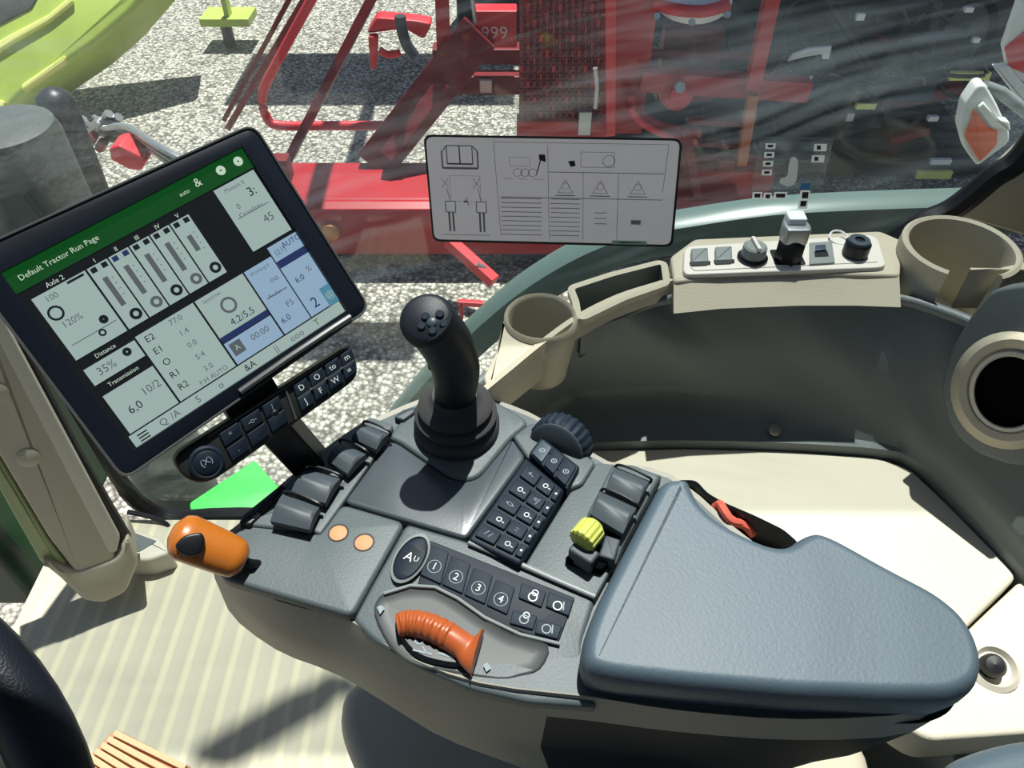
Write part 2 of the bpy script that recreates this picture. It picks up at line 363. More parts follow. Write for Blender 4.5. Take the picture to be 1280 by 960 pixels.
# ------------------------------------------------------------------ right side wall, ledge, fascia (one moulded lining)
top = [(560, 520), (608, 478), (660, 448), (704, 424), (767, 400), (845, 385), (960, 381), (1110, 384), (1180, 402), (1240, 428), (1330, 480), (1440, 560)]
bot = [(560, 600), (630, 575), (690, 562), (740, 556), (850, 553), (980, 556), (1100, 564), (1142, 578), (1190, 622), (1280, 715), (1340, 790), (1440, 900)]
T = cat([pz(x, y, .655) + V((0, .014 if x > 800 else .002, -.004)) for x, y in top], 4, False); B = cat([pz(x, y, .462) for x, y in bot], 4, False)
rings = []
for k in range(len(T)):
    t, q = T[k], B[k]; f = max(0, min(1, (k - 16) / 12)); 
    out = V((t.x - q.x, t.y - q.y, 0))
    n = V((0, 1, 0)) if k < 24 else V((.85, .5, 0)).normalized()
    dd = min(1, k / 10)
    base = q + V((0, .052 * (1 - f) * dd, .028 * dd)) + n * .004
    rings.append([t, t + n * (.016 if k > 18 else .003) + V((0, 0, -.004)), t * .75 + base * .25 + n * (.014 if k > 18 else .003), t * .45 + base * .55 + n * (.014 if k > 18 else .006), t * .15 + base * .85 + n * .008, base + (t - base) * .0 + V((0, 0, .008)), base * .8 + q * .2, q * .6 + base * .4 - V((0, 0, .004)), q + V((0, 0, .004)), q, q - V((0, 0, .06))])
b = MB(); b.loft(rings, 'wallm', closed=False)
wr = b.build('wall_right', None, True, kind='structure')
sm = wr.modifiers.new('thick', 'SOLIDIFY'); sm.thickness = .012; sm.offset = 1
b = MB(); c = pz(968, 538, .475); b.lathe(c, (0, -.3, 1), [(.008, 0), (.008, .003), (.005, .005), (0, .005)], 'shell', 16); b.build('screw_cap', wr)

# ------------------------------------------------------------------ side shelf
shf = thing('side_shelf', (.3, .8, .6), 'beige moulded side shelf running below the window, with a cup recess at either end', 'shelf')
P = Pl((0, 0, .68), (0, 0, 1))
# centre deck and sloped fascia
deck = [(842, 352), (838, 320), (868, 298), (1100, 288), (1128, 300), (1126, 344), (1000, 341), (900, 345)]
b = MB(); b.slab(rnd(P.pts(deck), .006), P.n, .03, 'beige', .004); b.build('deck', shf)
b = MB(); e1 = [P.at(x, y, -.002) for x, y in ((842, 350), (900, 345), (1000, 341), (1070, 340), (1124, 344))]
e2 = [pz(x, y, .655) for x, y in ((842, 392), (900, 386), (1000, 382), (1070, 382), (1126, 384))]
e3 = [p + V((0, .012, -.003)) for p in e2]; e4 = [p + V((0, .03, -.012)) for p in e1]
b.loft([[a, c, d, e] for a, c, d, e in zip(e1, e2, e3, e4)], 'beige'); b.build('fascia', shf)
# left run: slanted rim band following the curve
inn = [(842, 350), (827, 355), (777, 371), (725, 397), (679, 430), (640, 462), (606, 490)]
low = [(842, 374), (827, 377), (767, 399), (704, 434), (660, 462), (625, 492), (600, 515)]
A = cat([P.at(x, y) for x, y in inn], 4, False); Bq = cat([pz(x, y, .655) for x, y in low], 4, False)
b = MB(); b.loft([[a + V((-.004, .01, -.004)), a, c, c + V((0, .012, -.004)), a + V((0, .02, -.03))] for a, c in zip(A, Bq)], 'beige'); b.build('rim', shf)
def tray(name, plane, outer, hole, depth, m, mi, parent, rc=.004, lipw=.0085):
    n = 48
    def rs(poly):                        # resample by angle about the hole centre
        c = sum(poly, V((0, 0, 0))) / len(poly); return c
    H = rnd(plane.pts(hole), rc, 5)
    b = MB(); O = H
    lip = inset(H, plane.n, -lipw)
    rings = [[p - plane.n * .008 for p in lip], [p for p in lip], [p + plane.n * .002 for p in inset(H, plane.n, -lipw * .5)], H]
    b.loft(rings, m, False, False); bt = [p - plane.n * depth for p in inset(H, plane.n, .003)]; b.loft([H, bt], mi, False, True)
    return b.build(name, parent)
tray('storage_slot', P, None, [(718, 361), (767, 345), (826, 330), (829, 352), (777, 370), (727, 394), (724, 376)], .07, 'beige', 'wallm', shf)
def cup(name, c, R, r, depth, a0, a1, m, parent, n=40, sk=None):
    sk = sk or depth
    """open-fronted round cup wall: a0..a1 in degrees is the wall that stands"""
    b = MB(); rings = []
    for k in range(n + 1):
        a = math.radians(a0 + (a1 - a0) * k / n); d = V((math.cos(a), math.sin(a), 0))
        rings.append([c + d * R * (1 - .1 * sk / depth) - V((0, 0, sk)), c + d * R - V((0, 0, .012)), c + d * (R - .001), c + d * ((R + r) / 2) + V((0, 0, .003)), c + d * (r + .001), c + d * r - V((0, 0, .004)), c + d * r * .9 - V((0, 0, depth))])
    b.loft(rings, m, True, True); b.lathe(c - V((0, 0, depth)), (0, 0, 1), [(r * .92, 0), (r * .92, .004), (0, .004)], m, 32)
    return b.build(name, parent)
cs = P.at(676, 396); cup('small_cup_holder', cs, .043, .037, .085, 0, 360, 'beige', shf, sk=.03)
b = MB(); b.slab(rnd(P.pts([(629, 400), (620, 440), (604, 470), (610, 490), (640, 464), (682, 431), (676, 424), (652, 418), (638, 408)], -.006), .004), P.n, .05, 'beige', .003); b.build('end_block', shf)
PB = Pl((0, 0, .70), (0, 0, 1)); cb = PB.at(1202, 308); cup('large_cup_holder', cb, .070, .060, .13, -72, 235, 'beige', shf)
b = MB(); b.slab(rnd(PB.pts([(1212, 336), (1300, 337), (1420, 337), (1430, 240), (1340, 240), (1312, 275), (1304, 305), (1286, 326), (1250, 334)], -.001), .002), PB.n, .06, 'beige', .002); b.build('rear_deck', shf)
b = MB(); c1 = PB.at(1150, 340, -.05); 
b.slab([PB.at(x, y, -.115) for x, y in ((1140, 330), (1240, 345), (1232, 380), (1180, 425), (1150, 400))], (0, 0, 1), .02, 'beige_l', .002); b.build('cup_front_step', shf)

# switch plate with its controls
pl = thing('control_plate', P.at(975, 320), 'pale plate of rocker switches, knob and sockets set in the side shelf', 'switch panel')
P2 = P.up(.006)
key('plate', P2, [(862, 307), (1088, 293), (1098, 298), (1108, 331), (1100, 334), (858, 343), (854, 338), (855, 312)], .0055, 'plate', pl, r=.002, rc=.006)
key('inner_panel', P2, [(868, 311), (1082, 298), (1090, 301), (1098, 327), (868, 338), (862, 332)], .004, 'plate', pl, r=.0008, rc=.003, h=.0012)
def rocker(x, y):
    o = key('rocker_switch', P2, [(x - 11, y - 10), (x + 10, y - 11), (x + 11, y + 6), (x - 10, y + 7)], .008, 'rail', pl, r=.002, rc=.002, h=.008)
    b = MB(); quad(b, P2, [(x - 13, y + 7), (x + 13, y + 6), (x + 13, y + 11), (x - 12, y + 12)], 'black', .0017); b.build('rocker_shadow_gap', o)
rocker(875, 320); rocker(905, 318)
b = MB(); c = P2.at(940, 324); b.lathe(c, (0, 0, 1), [(.0185, 0), (.0185, .004), (.016, .006)], 'black', 32); kb = b.build('rotary_knob', pl)
b = MB(); b.lathe(c + V((0, 0, .005)), (0, 0, 1), [(.015, 0), (.0145, .014), (.012, .016), (0, .016)], 'rail', 12)
b.box(c + V((0, 0, .022)), (.004, .026, .006), 'plate', X=(1, .1, 0)); b.build('knob_cap', kb)
c = P2.at(985, 325); b = MB(); b.slab(rnd([c + V((x, y, .002)) for x, y in ((-.019, -.012), (.019, -.012), (.019, .02), (-.019, .02))], .004), (0, 0, 1), .004, 'black', .001); so = b.build('power_socket', pl)
b = MB(); b.lathe(c + V((0, .003, 0)), (0, 0, 1), [(.017, 0), (.017, .024), (.013, .03), (0, .03)], 'black', 8); b.build('socket_body', so)
b = MB(); b.slab(rnd([c + V((x, y, .048)) for x, y in ((-.014, -.008), (.014, -.008), (.0165, .005), (.012, .022), (-.012, .022), (-.0165, .005))], .004), (0, 0, 1), .02, 'steel', .002)
b.slab(rnd([c + V((x, y, .056)) for x, y in ((-.011, .004), (.011, .004), (.011, .024), (-.011, .024))], .003), (0, 0, 1), .012, 'lampw', .002); b.build('socket_cap', so)
o = key('charging_port', P2, [(1012, 303), (1040, 301), (1044, 328), (1012, 330)], .006, 'rail', pl, r=.001, rc=.002, h=.003)
b = MB(); quad(b, P2, [(1018, 314), (1034, 313), (1036, 320), (1019, 321)], 'black', .0036); b.slab(P2.pts([(1020, 306), (1032, 305), (1033, 312), (1020, 313)], .006), P2.n, .004, 'blueg', .001); b.build('port_slot', o)
c = P2.at(1068, 318); b = MB(); b.lathe(c, (0, 0, 1), [(.0155, 0), (.0155, .017), (.013, .02), (0, .02)], 'black', 28); o = b.build('round_socket', pl)
b = MB(); b.lathe(c + V((0, 0, .0195)), (0, 0, 1), [(.0135, 0), (.0125, .0025), (.006, .003), (.006, -.003), (0, -.003)], 'key2', 24); b.build('socket_lid', o)
b = MB(); c = P2.at(1047, 300); b.tube([c + V((math.cos(a) * .011, math.sin(a) * .011, .004 + .003 * math.sin(a))) for a in [2 * math.pi * k / 16 for k in range(16)]], .0012, 'lampw', 6, True); b.build('tether_ring', pl)

# vent panel on the rear side wall
pv = Pl(pz(1200, 560, .53) + V((-.002, -.002, 0)), (-.80, -.55, .22), u=(.55, -.8, 0))
vp = thing('side_vent', pv.at(1250, 560), 'round black air vent in a raised beige ring on the side wall', 'air vent')
key('vent_panel', pv, [(1215, 392), (1195, 425), (1182, 455), (1175, 488), (1182, 518), (1195, 545), (1222, 568), (1262, 582), (1330, 585), (1420, 560), (1430, 420), (1380, 365), (1280, 356), (1240, 362)], .03, 'wallm', vp, r=.004, rc=.01, h=.004)
def vring(L, cpx, rx, ry, h, n=40):
    return [pv.at(cpx[0] + rx * math.cos(a), cpx[1] + ry * math.sin(a), h) for a in [2 * math.pi * k / n for k in range(n)]]
vc = (1264, 488)
b = MB(); b.loft([vring(0, vc, 76, 74, .004), vring(0, vc, 71, 69, .014), vring(0, vc, 66, 64, .018), vring(0, vc, 56, 55, .016), vring(0, vc, 50, 50, .008)], 'beige', False, False); b.build('vent_ring', vp)
vc2 = (1262, 490)
b = MB(); b.loft([vring(0, vc2, 53, 53, .010), vring(0, vc2, 50, 50, .015), vring(0, vc2, 45, 46, .015), vring(0, vc2, 43, 44, .006)], 'beige_l', False, False); b.build('vent_inner_ring', vp)
b = MB(); b.poly(vring(0, vc2, 44, 45, .0075), 'deep')
b.build('vent_opening', vp)

# ------------------------------------------------------------------ storage bench (passenger seat lid)
pb = Pl((0, 0, .45), (0, 0, 1))
bench = thing('storage_bench', pb.at(1000, 650, -.4), 'cream passenger bench lid lit by sun between the armrest console and the curved wall', 'bench')
b = MB(); b.slab(rnd(pb.pts([(650, 574), (740, 561), (860, 559), (980, 562), (1095, 570), (1138, 584), (1186, 629), (1274, 719), (1230, 762), (1172, 820), (1000, 800), (760, 680), (660, 640)]), .012), pb.n, .05, 'cream', .006); b.build('lid', bench)
b = MB(); b.slab(rnd(pb.pts([(1279, 722), (1460, 850), (1480, 915), (1300, 915), (1160, 925), (1120, 900), (1180, 816), (1233, 765)]), .012), pb.n, .05, 'cream', .006); b.build('rear_lid', bench)
b = MB(); b.slab(rnd(pb.pts([(660, 600), (740, 590), (980, 590), (1110, 610), (1240, 735), (1400, 870), (1430, 1100), (1230, 1100), (1180, 900), (1000, 720), (700, 690)], -.051), .02), pb.n, .38, 'wallm', .004); b.build('base_box', bench)
pk = pb; c = pk.at(1240, 836)
b = MB(); b.lathe(c, (-.1, -.2, 1), [(.026, 0), (.026, .006), (.021, .010), (.017, .004), (0, .004)], 'beige_l', 28); o = b.build('catch_ring', bench)
b = MB(); b.lathe(c + V((-.004, 0, .004)), (-.2, -.3, 1), [(.0125, 0), (.0125, .012), (.009, .017), (0, .018)], 'black', 20); b.build('catch_button', o)

# ================================================================== ARMREST CONSOLE
con = thing('armrest_console', (.03, .34, 0), 'grey armrest control console with padded rest, joystick and button panels', 'control console')
K = Pl((0, 0, .66), (0, 0, 1))
KC = K.up(.002)
# lower shell
def ringpx(L, z): return [pz(x, y, z) for x, y in L]
r0 = [(272, 712), (284, 668), (300, 652), (350, 605), (420, 548), (480, 515), (560, 488), (640, 505), (700, 535), (760, 575), (840, 592), (960, 690), (1120, 760), (1200, 810), (1205, 850), (1160, 885), (1000, 896), (850, 885), (740, 868), (600, 850), (500, 812), (440, 772), (350, 748)]
r1 = [(268, 722), (276, 680), (300, 664), (355, 616), (430, 560), (500, 530), (570, 505), (640, 520), (700, 550), (760, 590), (850, 610), (960, 705), (1110, 790), (1180, 830), (1180, 870), (1140, 915), (1000, 925), (850, 915), (730, 900), (590, 884), (490, 850), (420, 812), (340, 785)]
r2 = [(285, 762), (296, 720), (320, 690), (375, 640), (450, 590), (520, 560), (580, 540), (640, 550), (700, 580), (760, 620), (850, 650), (950, 730), (1060, 810), (1100, 850), (1110, 890), (1090, 935), (980, 955), (850, 950), (720, 940), (590, 915), (490, 880), (420, 842), (345, 812)]
r3 = [(330, 775), (340, 745), (370, 720), (420, 680), (490, 640), (540, 610), (600, 590), (650, 600), (700, 630), (760, 670), (840, 710), (920, 770), (1000, 840), (1030, 870), (1040, 910), (1020, 945), (940, 975), (850, 990), (720, 980), (640, 955), (540, 915), (460, 860), (390, 815)]
zs = [.655, .615, .56, .53]
R4 = [cat(ringpx(r, z), 3) for r, z in zip((r0, r1, r2, r3), zs)]
RR = [R4[3], R4[2], R4[1], [p * .9 + q * .1 for p, q in zip(R4[0], R4[1])], [p * .985 + V((.0005, .005, .0045)) for p in R4[0]]]
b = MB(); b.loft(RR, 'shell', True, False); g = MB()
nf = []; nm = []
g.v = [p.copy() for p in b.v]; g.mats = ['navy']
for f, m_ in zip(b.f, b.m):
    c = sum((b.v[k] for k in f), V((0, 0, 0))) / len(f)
    if len(f) == 4 and c.x > .02 and c.z < .618 or len(f) > 4: g.f.append(f); g.m.append(0)  # dark faces stand for the deep shade under the arm pad
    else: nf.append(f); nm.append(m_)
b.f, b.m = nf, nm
b.build('lower_shell', con); g.build('shell_shade_faces', con)
b = MB(); b.poly(RR[4], 'top'); b.build('deck_plate', con)
# front cover with the two tan dots
key('front_cover', KC, [(299, 655), (345, 656), (398, 668), (427, 629), (506, 652), (440, 770), (350, 744), (276, 722), (271, 704), (283, 668)], .012, 'top', con, r=.004, rc=.008)
for x, y in ((423, 666), (455, 678)):
    b = MB(); b.lathe(KC.at(x, y), KC.n, [(.0095, -.001), (.0095, .0006), (.0085, .0006)], 'black', 24); o = b.build('screw_recess', con)
    b = MB(); b.lathe(KC.at(x, y + 1), KC.n, [(.0082, 0), (.0080, .0012), (.005, .0022), (0, .0024)], 'tan', 24); b.build('cap', o)
# glossy centre cover
key('centre_cover', KC, [(430, 627), (486, 551), (497, 553), (560, 597), (582, 602), (598, 597), (640, 547), (657, 571), (583, 673), (506, 650)], .012, 'cover', con, r=.003, rc=.006, h=.001)
key('centre_side_rib', KC, [(400, 668), (430, 626), (484, 548), (478, 543), (420, 612), (384, 660)], .01, 'top', con, r=.002, rc=.003, h=.002)
# joystick plate
key('joystick_plate', KC, [(484, 546), (505, 520), (530, 500), (560, 492), (620, 500), (664, 527), (640, 545), (600, 594), (583, 600), (562, 595), (498, 551)], .012, 'top', con, r=.004, rc=.012, h=.004)
key('small_side_cap', KC, [(492, 521), (504, 511), (520, 508), (518, 515), (504, 525)], .01, 'paddle', con, r=.002, rc=.002, h=.008)
# dial surround
key('dial_surround', KC, [(641, 545), (664, 527), (690, 536), (745, 577), (728, 605), (708, 612), (658, 570)], .012, 'top', con, r=.003, rc=.004, h=.003)
# side paddles (hand levers along the far left edge)
def paddle(L, m='paddle', h=.016, lip=True, hood=None):
    Pq = KC; pts = Pq.pts(L, h); a, b_, c, d = pts                   # a-b is the far edge, c-d the near edge
    mid = [(a + d) / 2, (b_ + c) / 2]; bm = MB(); rings = []
    for k in range(9):
        t = k / 8; s = math.sin(t * math.pi); q0 = a * (1 - t) + d * t; q1 = b_ * (1 - t) + c * t; up = V((0, 0, 1)) * (.006 * s - .004)
        e = (q1 - q0) * .06
        rings.append([q0 + up * .2 - V((0, 0, .008)), q0 + up * .6, q0 + e + up + V((0, 0, .0012)), q1 - e + up + V((0, 0, .0012)), q1 + up * .6, q1 + up * .2 - V((0, 0, .008))])
    bm.loft(rings, m); o = bm.build('paddle_lever', con)
    g = MB(); g.tube(cat([a + V((0, 0, -.004)), a * .9 + b_ * .1 + V((0, 0, .002)), (a + b_) / 2 + V((0, .001, .003)), b_ + V((0, 0, .001)), b_ + V((0, 0, -.006))], 4, False), .0014, 'black', 6); g.build('lever_gap', o); return o
key('paddle_bed', KC, [(296, 655), (352, 606), (420, 548), (462, 520), (492, 530), (486, 545), (420, 614), (384, 662), (345, 660)], .014, 'top', con, r=.003, rc=.004, h=.003)
for L in ([(354, 614), (400, 631), (386, 660), (337, 649)], [(382, 583), (426, 595), (406, 627), (363, 613)], [(424, 549), (459, 565), (434, 590), (408, 573)], [(453, 527), (487, 540), (470, 560), (439, 545)]): paddle(L)
bk = key('black_key_strip', KC, [(352, 604), (359, 611), (312, 656), (298, 654), (302, 644)], .012, 'black', con, r=.002, rc=.002, h=.006)
for x, y in ((340, 618), (318, 640)):
    b = MB(); b.slab(rnd(KC.pts([(x - 6, y + 4), (x + 4, y - 6), (x + 9, y - 3), (x - 1, y + 7)], .008), .001), KC.n, .003, 'key', .001); b.build('key', bk)

# joystick
gb = K.at(571, 530, .012); z_ = V((0, 0, 1))
jax = (V((-.067, .50, .82)) - gb).normalized()
b = MB(); b.lathe(gb, z_, [(.043, -.004), (.043, .004), (.040, .008), (.036, .010), (.040, .013), (.041, .017), (.038, .020), (.033, .022), (.036, .025), (.037, .029), (.034, .033), (.028, .036), (.024, .040), (.022, .044)], 'boot', 40)
js = b.build('joystick_boot', con)
g0 = gb + V((-.001, 0, .036)); g1 = V((-.068, .492, .835))
path = [g0, g0 * .8 + g1 * .2 + V((.006, 0, 0)), g0 * .55 + g1 * .45 + V((.010, 0, 0)), g0 * .3 + g1 * .7 + V((.008, 0, 0)), g0 * .12 + g1 * .88 + V((.003, -.001, 0)), g1 + V((-.002, -.002, 0))]
path = cat(path, 4, False); n = len(path)
prof = [.019, .0205, .0225, .0235, .0235, .0225]
rad = [prof[min(5, int(i / (n - 1) * 5))] * (1 - (i / (n - 1) * 5) % 1) + prof[min(5, int(i / (n - 1) * 5) + 1)] * ((i / (n - 1) * 5) % 1) for i in range(n)]
b = MB(); b.tube(path, 0, 'grip', 24, radii=rad, flat=.92, ref=(0, 1, 0))
tn = (V((-.04, -.50, .86))).normalized(); hc = path[-1]
X = tn.orthogonal().normalized(); Y = tn.cross(X)
b.lathe(hc - tn * .010, tn, [(.0222, -.004), (.0238, .002), (.0238, .009), (.0215, .014), (.018, .0165), (0, .0168)], 'grip', 32)
gr = b.build('joystick_grip', js)
ph = Pl(hc - tn * .010 + tn * .0165, tn)
for x, y, r in ((540, 403, .0042), (532, 396, .0036), (550, 393, .0036), (555, 405, .0036), (527, 408, .0036), (541, 414, .0036)):
    b = MB(); b.lathe(ph.at(x, y), tn, [(r, -.001), (r, .0014), (r * .75, .0022), (0, .0022)], 'key2' if r > .004 else 'key', 16); b.build('thumb_button', js)
b = MB(); c = path[10] + V((-.021, -.004, 0)); b.slab(rnd([c + V((0, 0, 0)) + V((.003 * sx, -.006 * sy + .0, .011 * sz)) for sx, sy, sz in ((0, 1, -1), (0, -1, -1), (0, -1, 1), (0, 1, 1))], .004), (-1, -.2, .2), .006, 'key2', .002); b.build('side_trigger', js)

# right-hand key bank
PK = KC.up(.007)
kb = key('key_bank', PK, [(657, 571), (706, 612), (650, 706), (584, 674)], .018, 'navy', con, r=.003, rc=.003)
def lerp(a, c, t): return (a[0] + (c[0] - a[0]) * t, a[1] + (c[1] - a[1]) * t)
TL, TR, BR, BL = (660, 577), (704, 612), (651, 700), (590, 671)
for i in range(5):
    l0, l1 = lerp(TL, BL, i / 5 + .012), lerp(TL, BL, (i + 1) / 5 - .03); q0, q1 = lerp(TR, BR, i / 5 + .012), lerp(TR, BR, (i + 1) / 5 - .03)
    for s, (u0, u1) in enumerate(((.02, .42), (.45, .80), (.84, .98))):
        L = [lerp(l0, q0, u0), lerp(l0, q0, u1), lerp(l1, q1, u1), lerp(l1, q1, u0)]
        o = key('key', PK, L, .006, 'key' if (i + s) % 3 else 'key', kb, r=.0012, rc=.0015, h=.003)
        b = MB(); cx = sum(p[0] for p in L) / 4; cy = sum(p[1] for p in L) / 4
        if s == 2: disc(b, PK, cx, cy, .0012, 'white', .0034)
        elif (i + s) % 2: ringm(b, PK, cx, cy, .0026, .0008, 'white', .0034); line(b, PK, (cx + 3, cy + 3), (cx + 6, cy + 5), .0008, 'white', .0034)
        else: text(b, PK, cx, cy, (1, .75), ['+-', '=|', '<>', '::', '/ /'][i], .008, 'grey_print', .0034)
        b.build('symbol', o)
PT = KC.up(.010)
tb = key('upper_key_bank', PT, [(677, 545), (725, 583), (709, 612), (661, 566)], .012, 'navy', con, r=.002, rc=.002)
for i in range(3):
    a0, a1 = i / 3 + .02, (i + 1) / 3 - .03; L = [lerp((677, 548), (722, 584), a0), lerp((677, 548), (722, 584), a1), lerp((664, 565), (708, 608), a1), lerp((664, 565), (708, 608), a0)]
    o = key('key', PT, L, .005, 'key2' if i == 0 else 'key', tb, r=.001, rc=.0015, h=.002)
    b = MB(); cx = sum(p[0] for p in L) / 4; cy = sum(p[1] for p in L) / 4; ringm(b, PT, cx, cy, .003, .0009, 'grey_print', .0024); line(b, PT, (cx - 2, cy - 3), (cx + 2, cy + 3), .0008, 'grey_print', .0024); b.build('symbol', o)
# ribbed dial behind them
ax = (K.at(584, 674) - K.at(657, 571)).normalized(); ax = V((ax.x, ax.y, .25)).normalized()
dc = K.at(700, 556, .000); b = MB()
X = ax.cross(V((0, 0, 1))).normalized(); Y = X.cross(ax); N = 96
def gear(o, r0, r1): return [o + (X * math.cos(a) + Y * math.sin(a)) * (r0 if (k // 2) % 2 else r1) for k, a in enumerate([2 * math.pi * k / N for k in range(N)])]
b.loft([gear(dc - ax * .012, .027, .0275), gear(dc - ax * .010, .0305, .0320), gear(dc + ax * .006, .0305, .0320), gear(dc + ax * .010, .0285, .0285)], 'key'); b.build('ribbed_dial', con)
b = MB(); b.lathe(dc + ax * .009, ax, [(.029, 0), (.029, .002), (.026, .0035), (0, .0035)], 'paddle', 40); b.build('dial_face', con)

# recessed channel beside the pad, its paddles and the yellow knob
key('side_channel', K, [(712, 615), (728, 606), (745, 578), (770, 580), (828, 594), (744, 748), (656, 706)], .012, 'top', con, r=.002, rc=.003, h=.000)
key('channel_bolster', K, [(734, 640), (752, 606), (765, 580), (790, 579), (828, 594), (822, 602), (780, 680), (770, 705), (758, 702)], .02, 'top', con, r=.004, rc=.004, h=.008)
for L in ([(769, 581), (813, 599), (798, 627), (757, 609)], [(751, 611), (797, 632), (779, 665), (738, 640)]): paddle(L, h=.022)
key('knob_slot', K, [(706, 697), (722, 684), (742, 655), (776, 670), (772, 690), (752, 712), (735, 706)], .01, 'deep', con, r=.001, rc=.002, h=.0095)
key('knob_side_key', K, [(757, 668), (776, 674), (768, 700), (748, 694)], .012, 'paddle', con, r=.002, rc=.002, h=.016)
kc = K.at(733, 672, .022); kd = (K.at(746, 655, .022) - K.at(722, 684, .022)).normalized(); N = 56
X = V((0, 0, 1)); Y = kd.cross(X).normalized()
def g2(o, r0, r1): return [o + (X * math.cos(a) + Y * math.sin(a)) * (r0 if (k // 2) % 2 else r1) for k, a in enumerate([2 * math.pi * k / N for k in range(N)])]
kc = K.at(735, 667, .026)
b = MB(); b.loft([g2(kc - kd * .012, .009, .009), g2(kc - kd * .010, .0115, .0125), g2(kc + kd * .007, .0115, .0125), g2(kc + kd * .011, .0085, .0085)], 'yellow'); b.build('yellow_thumb_knob', con)
b = MB(); b.box(kc - V((.004, .014, .014)), (.024, .014, .018), 'paddle', X=kd.cross(X)); b.build('knob_mount', con, bevel=.002)

# number panel + speed wheel housing
PN = Pl(K.at(600, 700), (0, -.12, .99))
hs = key('wheel_housing', PN, [(508, 654), (584, 676), (745, 746), (728, 800), (730, 850), (748, 884), (660, 878), (590, 862), (520, 832), (466, 800), (440, 774)], .014, 'top', con, r=.004, rc=.006)
b = MB(); b.tube([PN.at(x, y, .003) for x, y in ((586, 678), (640, 701), (690, 723), (744, 746))], .0026, 'rail', 10); b.build('light_trim_line', con)
np_ = key('number_panel', PN, [(537, 675), (719, 747), (698, 803), (650, 790), (606, 772), (580, 752), (556, 738), (522, 730)], .006, 'navy', con, r=.001, rc=.002, h=.002)
oc = (513, 698)
def oval(sc, h, n=32):
    a = V((.75 * .62, 0, 0)); e = []
    for k in range(n):
        q = 2 * math.pi * k / n; e.append(PN.at(oc[0] + sc * (31 * math.cos(q) * .545 + 17 * math.sin(q) * .84), oc[1] + sc * (-31 * math.cos(q) * .84 + 17 * math.sin(q) * .545), h))
    return e
b = MB(); b.loft([oval(1.15, 0), oval(1.12, .005), oval(1.0, .006), oval(.96, .003)], 'rail', False, False); b.build('oval_rim', con)
b = MB(); b.loft([oval(1.0, .0), oval(.98, .0045), oval(.85, .0058)], 'navy'); ok = b.build('oval_key', con)
b = MB(); text(b, PN, 511, 696, (1, .45), 'A', .012, 'white', .0064); text(b, PN, 520, 699, (1, .45), 'U', .007, 'white', .0064); b.build('symbol', ok)
cent = [(545, 706), (572, 719), (600, 733), (628, 747)]
for i, (x, y) in enumerate(cent):
    o = key('number_key', PN, [(x - 8, y - 26 + i), (x + 16, y - 16 + i), (x + 6, y + 24 - i), (x - 20, y + 12 - i)], .004, 'key', np_, r=.0008, rc=.0015, h=.004)
    b = MB(); text(b, PN, x - 2, y + 2, (1, .4), str(i + 1), .0095, 'white', .0045); ringm(b, PN, x - 2, y + 2, .0062, .0006, 'grey_print', .0045); b.build('numeral', o)
for i, (x, y) in enumerate(((666, 746), (700, 757), (655, 774), (686, 786))):
    o = key('symbol_key', PN, [(x - 14, y - 18 + (6 if i > 1 else 0)), (x + 17, y - 6 + (2 if i > 1 else 0)), (x + 11, y + 13), (x - 18, y + 1 + (4 if i > 1 else 0))], .004, 'key', np_, r=.0008, rc=.0015, h=.0042)
    b = MB()
    ringm(b, PN, x - 3 * (i % 2), y, .0042, .0011, 'grey_print' if i > 1 else 'white', .0047)
    if i % 2 == 0: ringm(b, PN, x + 3, y - 5, .003, .001, 'white', .0047)
    else: line(b, PN, (x + 5, y - 5), (x + 4, y + 6), .0011, 'grey_print', .0047)
    b.build('symbol', o)
# dished well for the wheel
well = [(474, 746), (492, 738), (513, 733), (544, 734), (572, 748), (606, 772), (640, 792), (685, 806), (675, 837), (650, 846), (623, 850), (555, 840), (513, 830), (486, 806), (468, 768)]
W0 = cat(PN.pts(well, .0012), 3); b = MB(); b.loft([W0, [p + PN.n * .0016 for p in inset(W0, PN.n, .0012)], inset(W0, PN.n, .003), [p - PN.n * .0006 for p in inset(W0, PN.n, .012)]], 'welld', False, True); b.build('wheel_well', con)
b = MB(); b.tube([PN.at(x, y, .003) for x, y in ((480, 742), (513, 732), (544, 734), (572, 748), (606, 772), (650, 793), (700, 805))], .0016, 'rail', 8); b.build('well_edge', con)
dk = cat(PN.pts([(497, 786), (520, 780), (560, 790), (590, 815), (592, 829), (570, 834), (530, 826), (508, 810)], .0035), 3)
b = MB(); b.loft([[p - PN.n * .004 for p in dk], dk, [p + PN.n * .003 for p in inset(dk, PN.n, .003)]], 'black'); wd = b.build('wheel_disc', con)
b = MB(); ringm(b, PN, 524, 800, .004, .0014, 'grey_print', .007); line(b, PN, (516, 812), (540, 818), .0016, 'grey_print', .007); line(b, PN, (548, 816), (568, 822), .002, 'grey_print', .007); line(b, PN, (528, 808), (534, 818), .0012, 'grey_print', .007); b.build('symbol', wd)
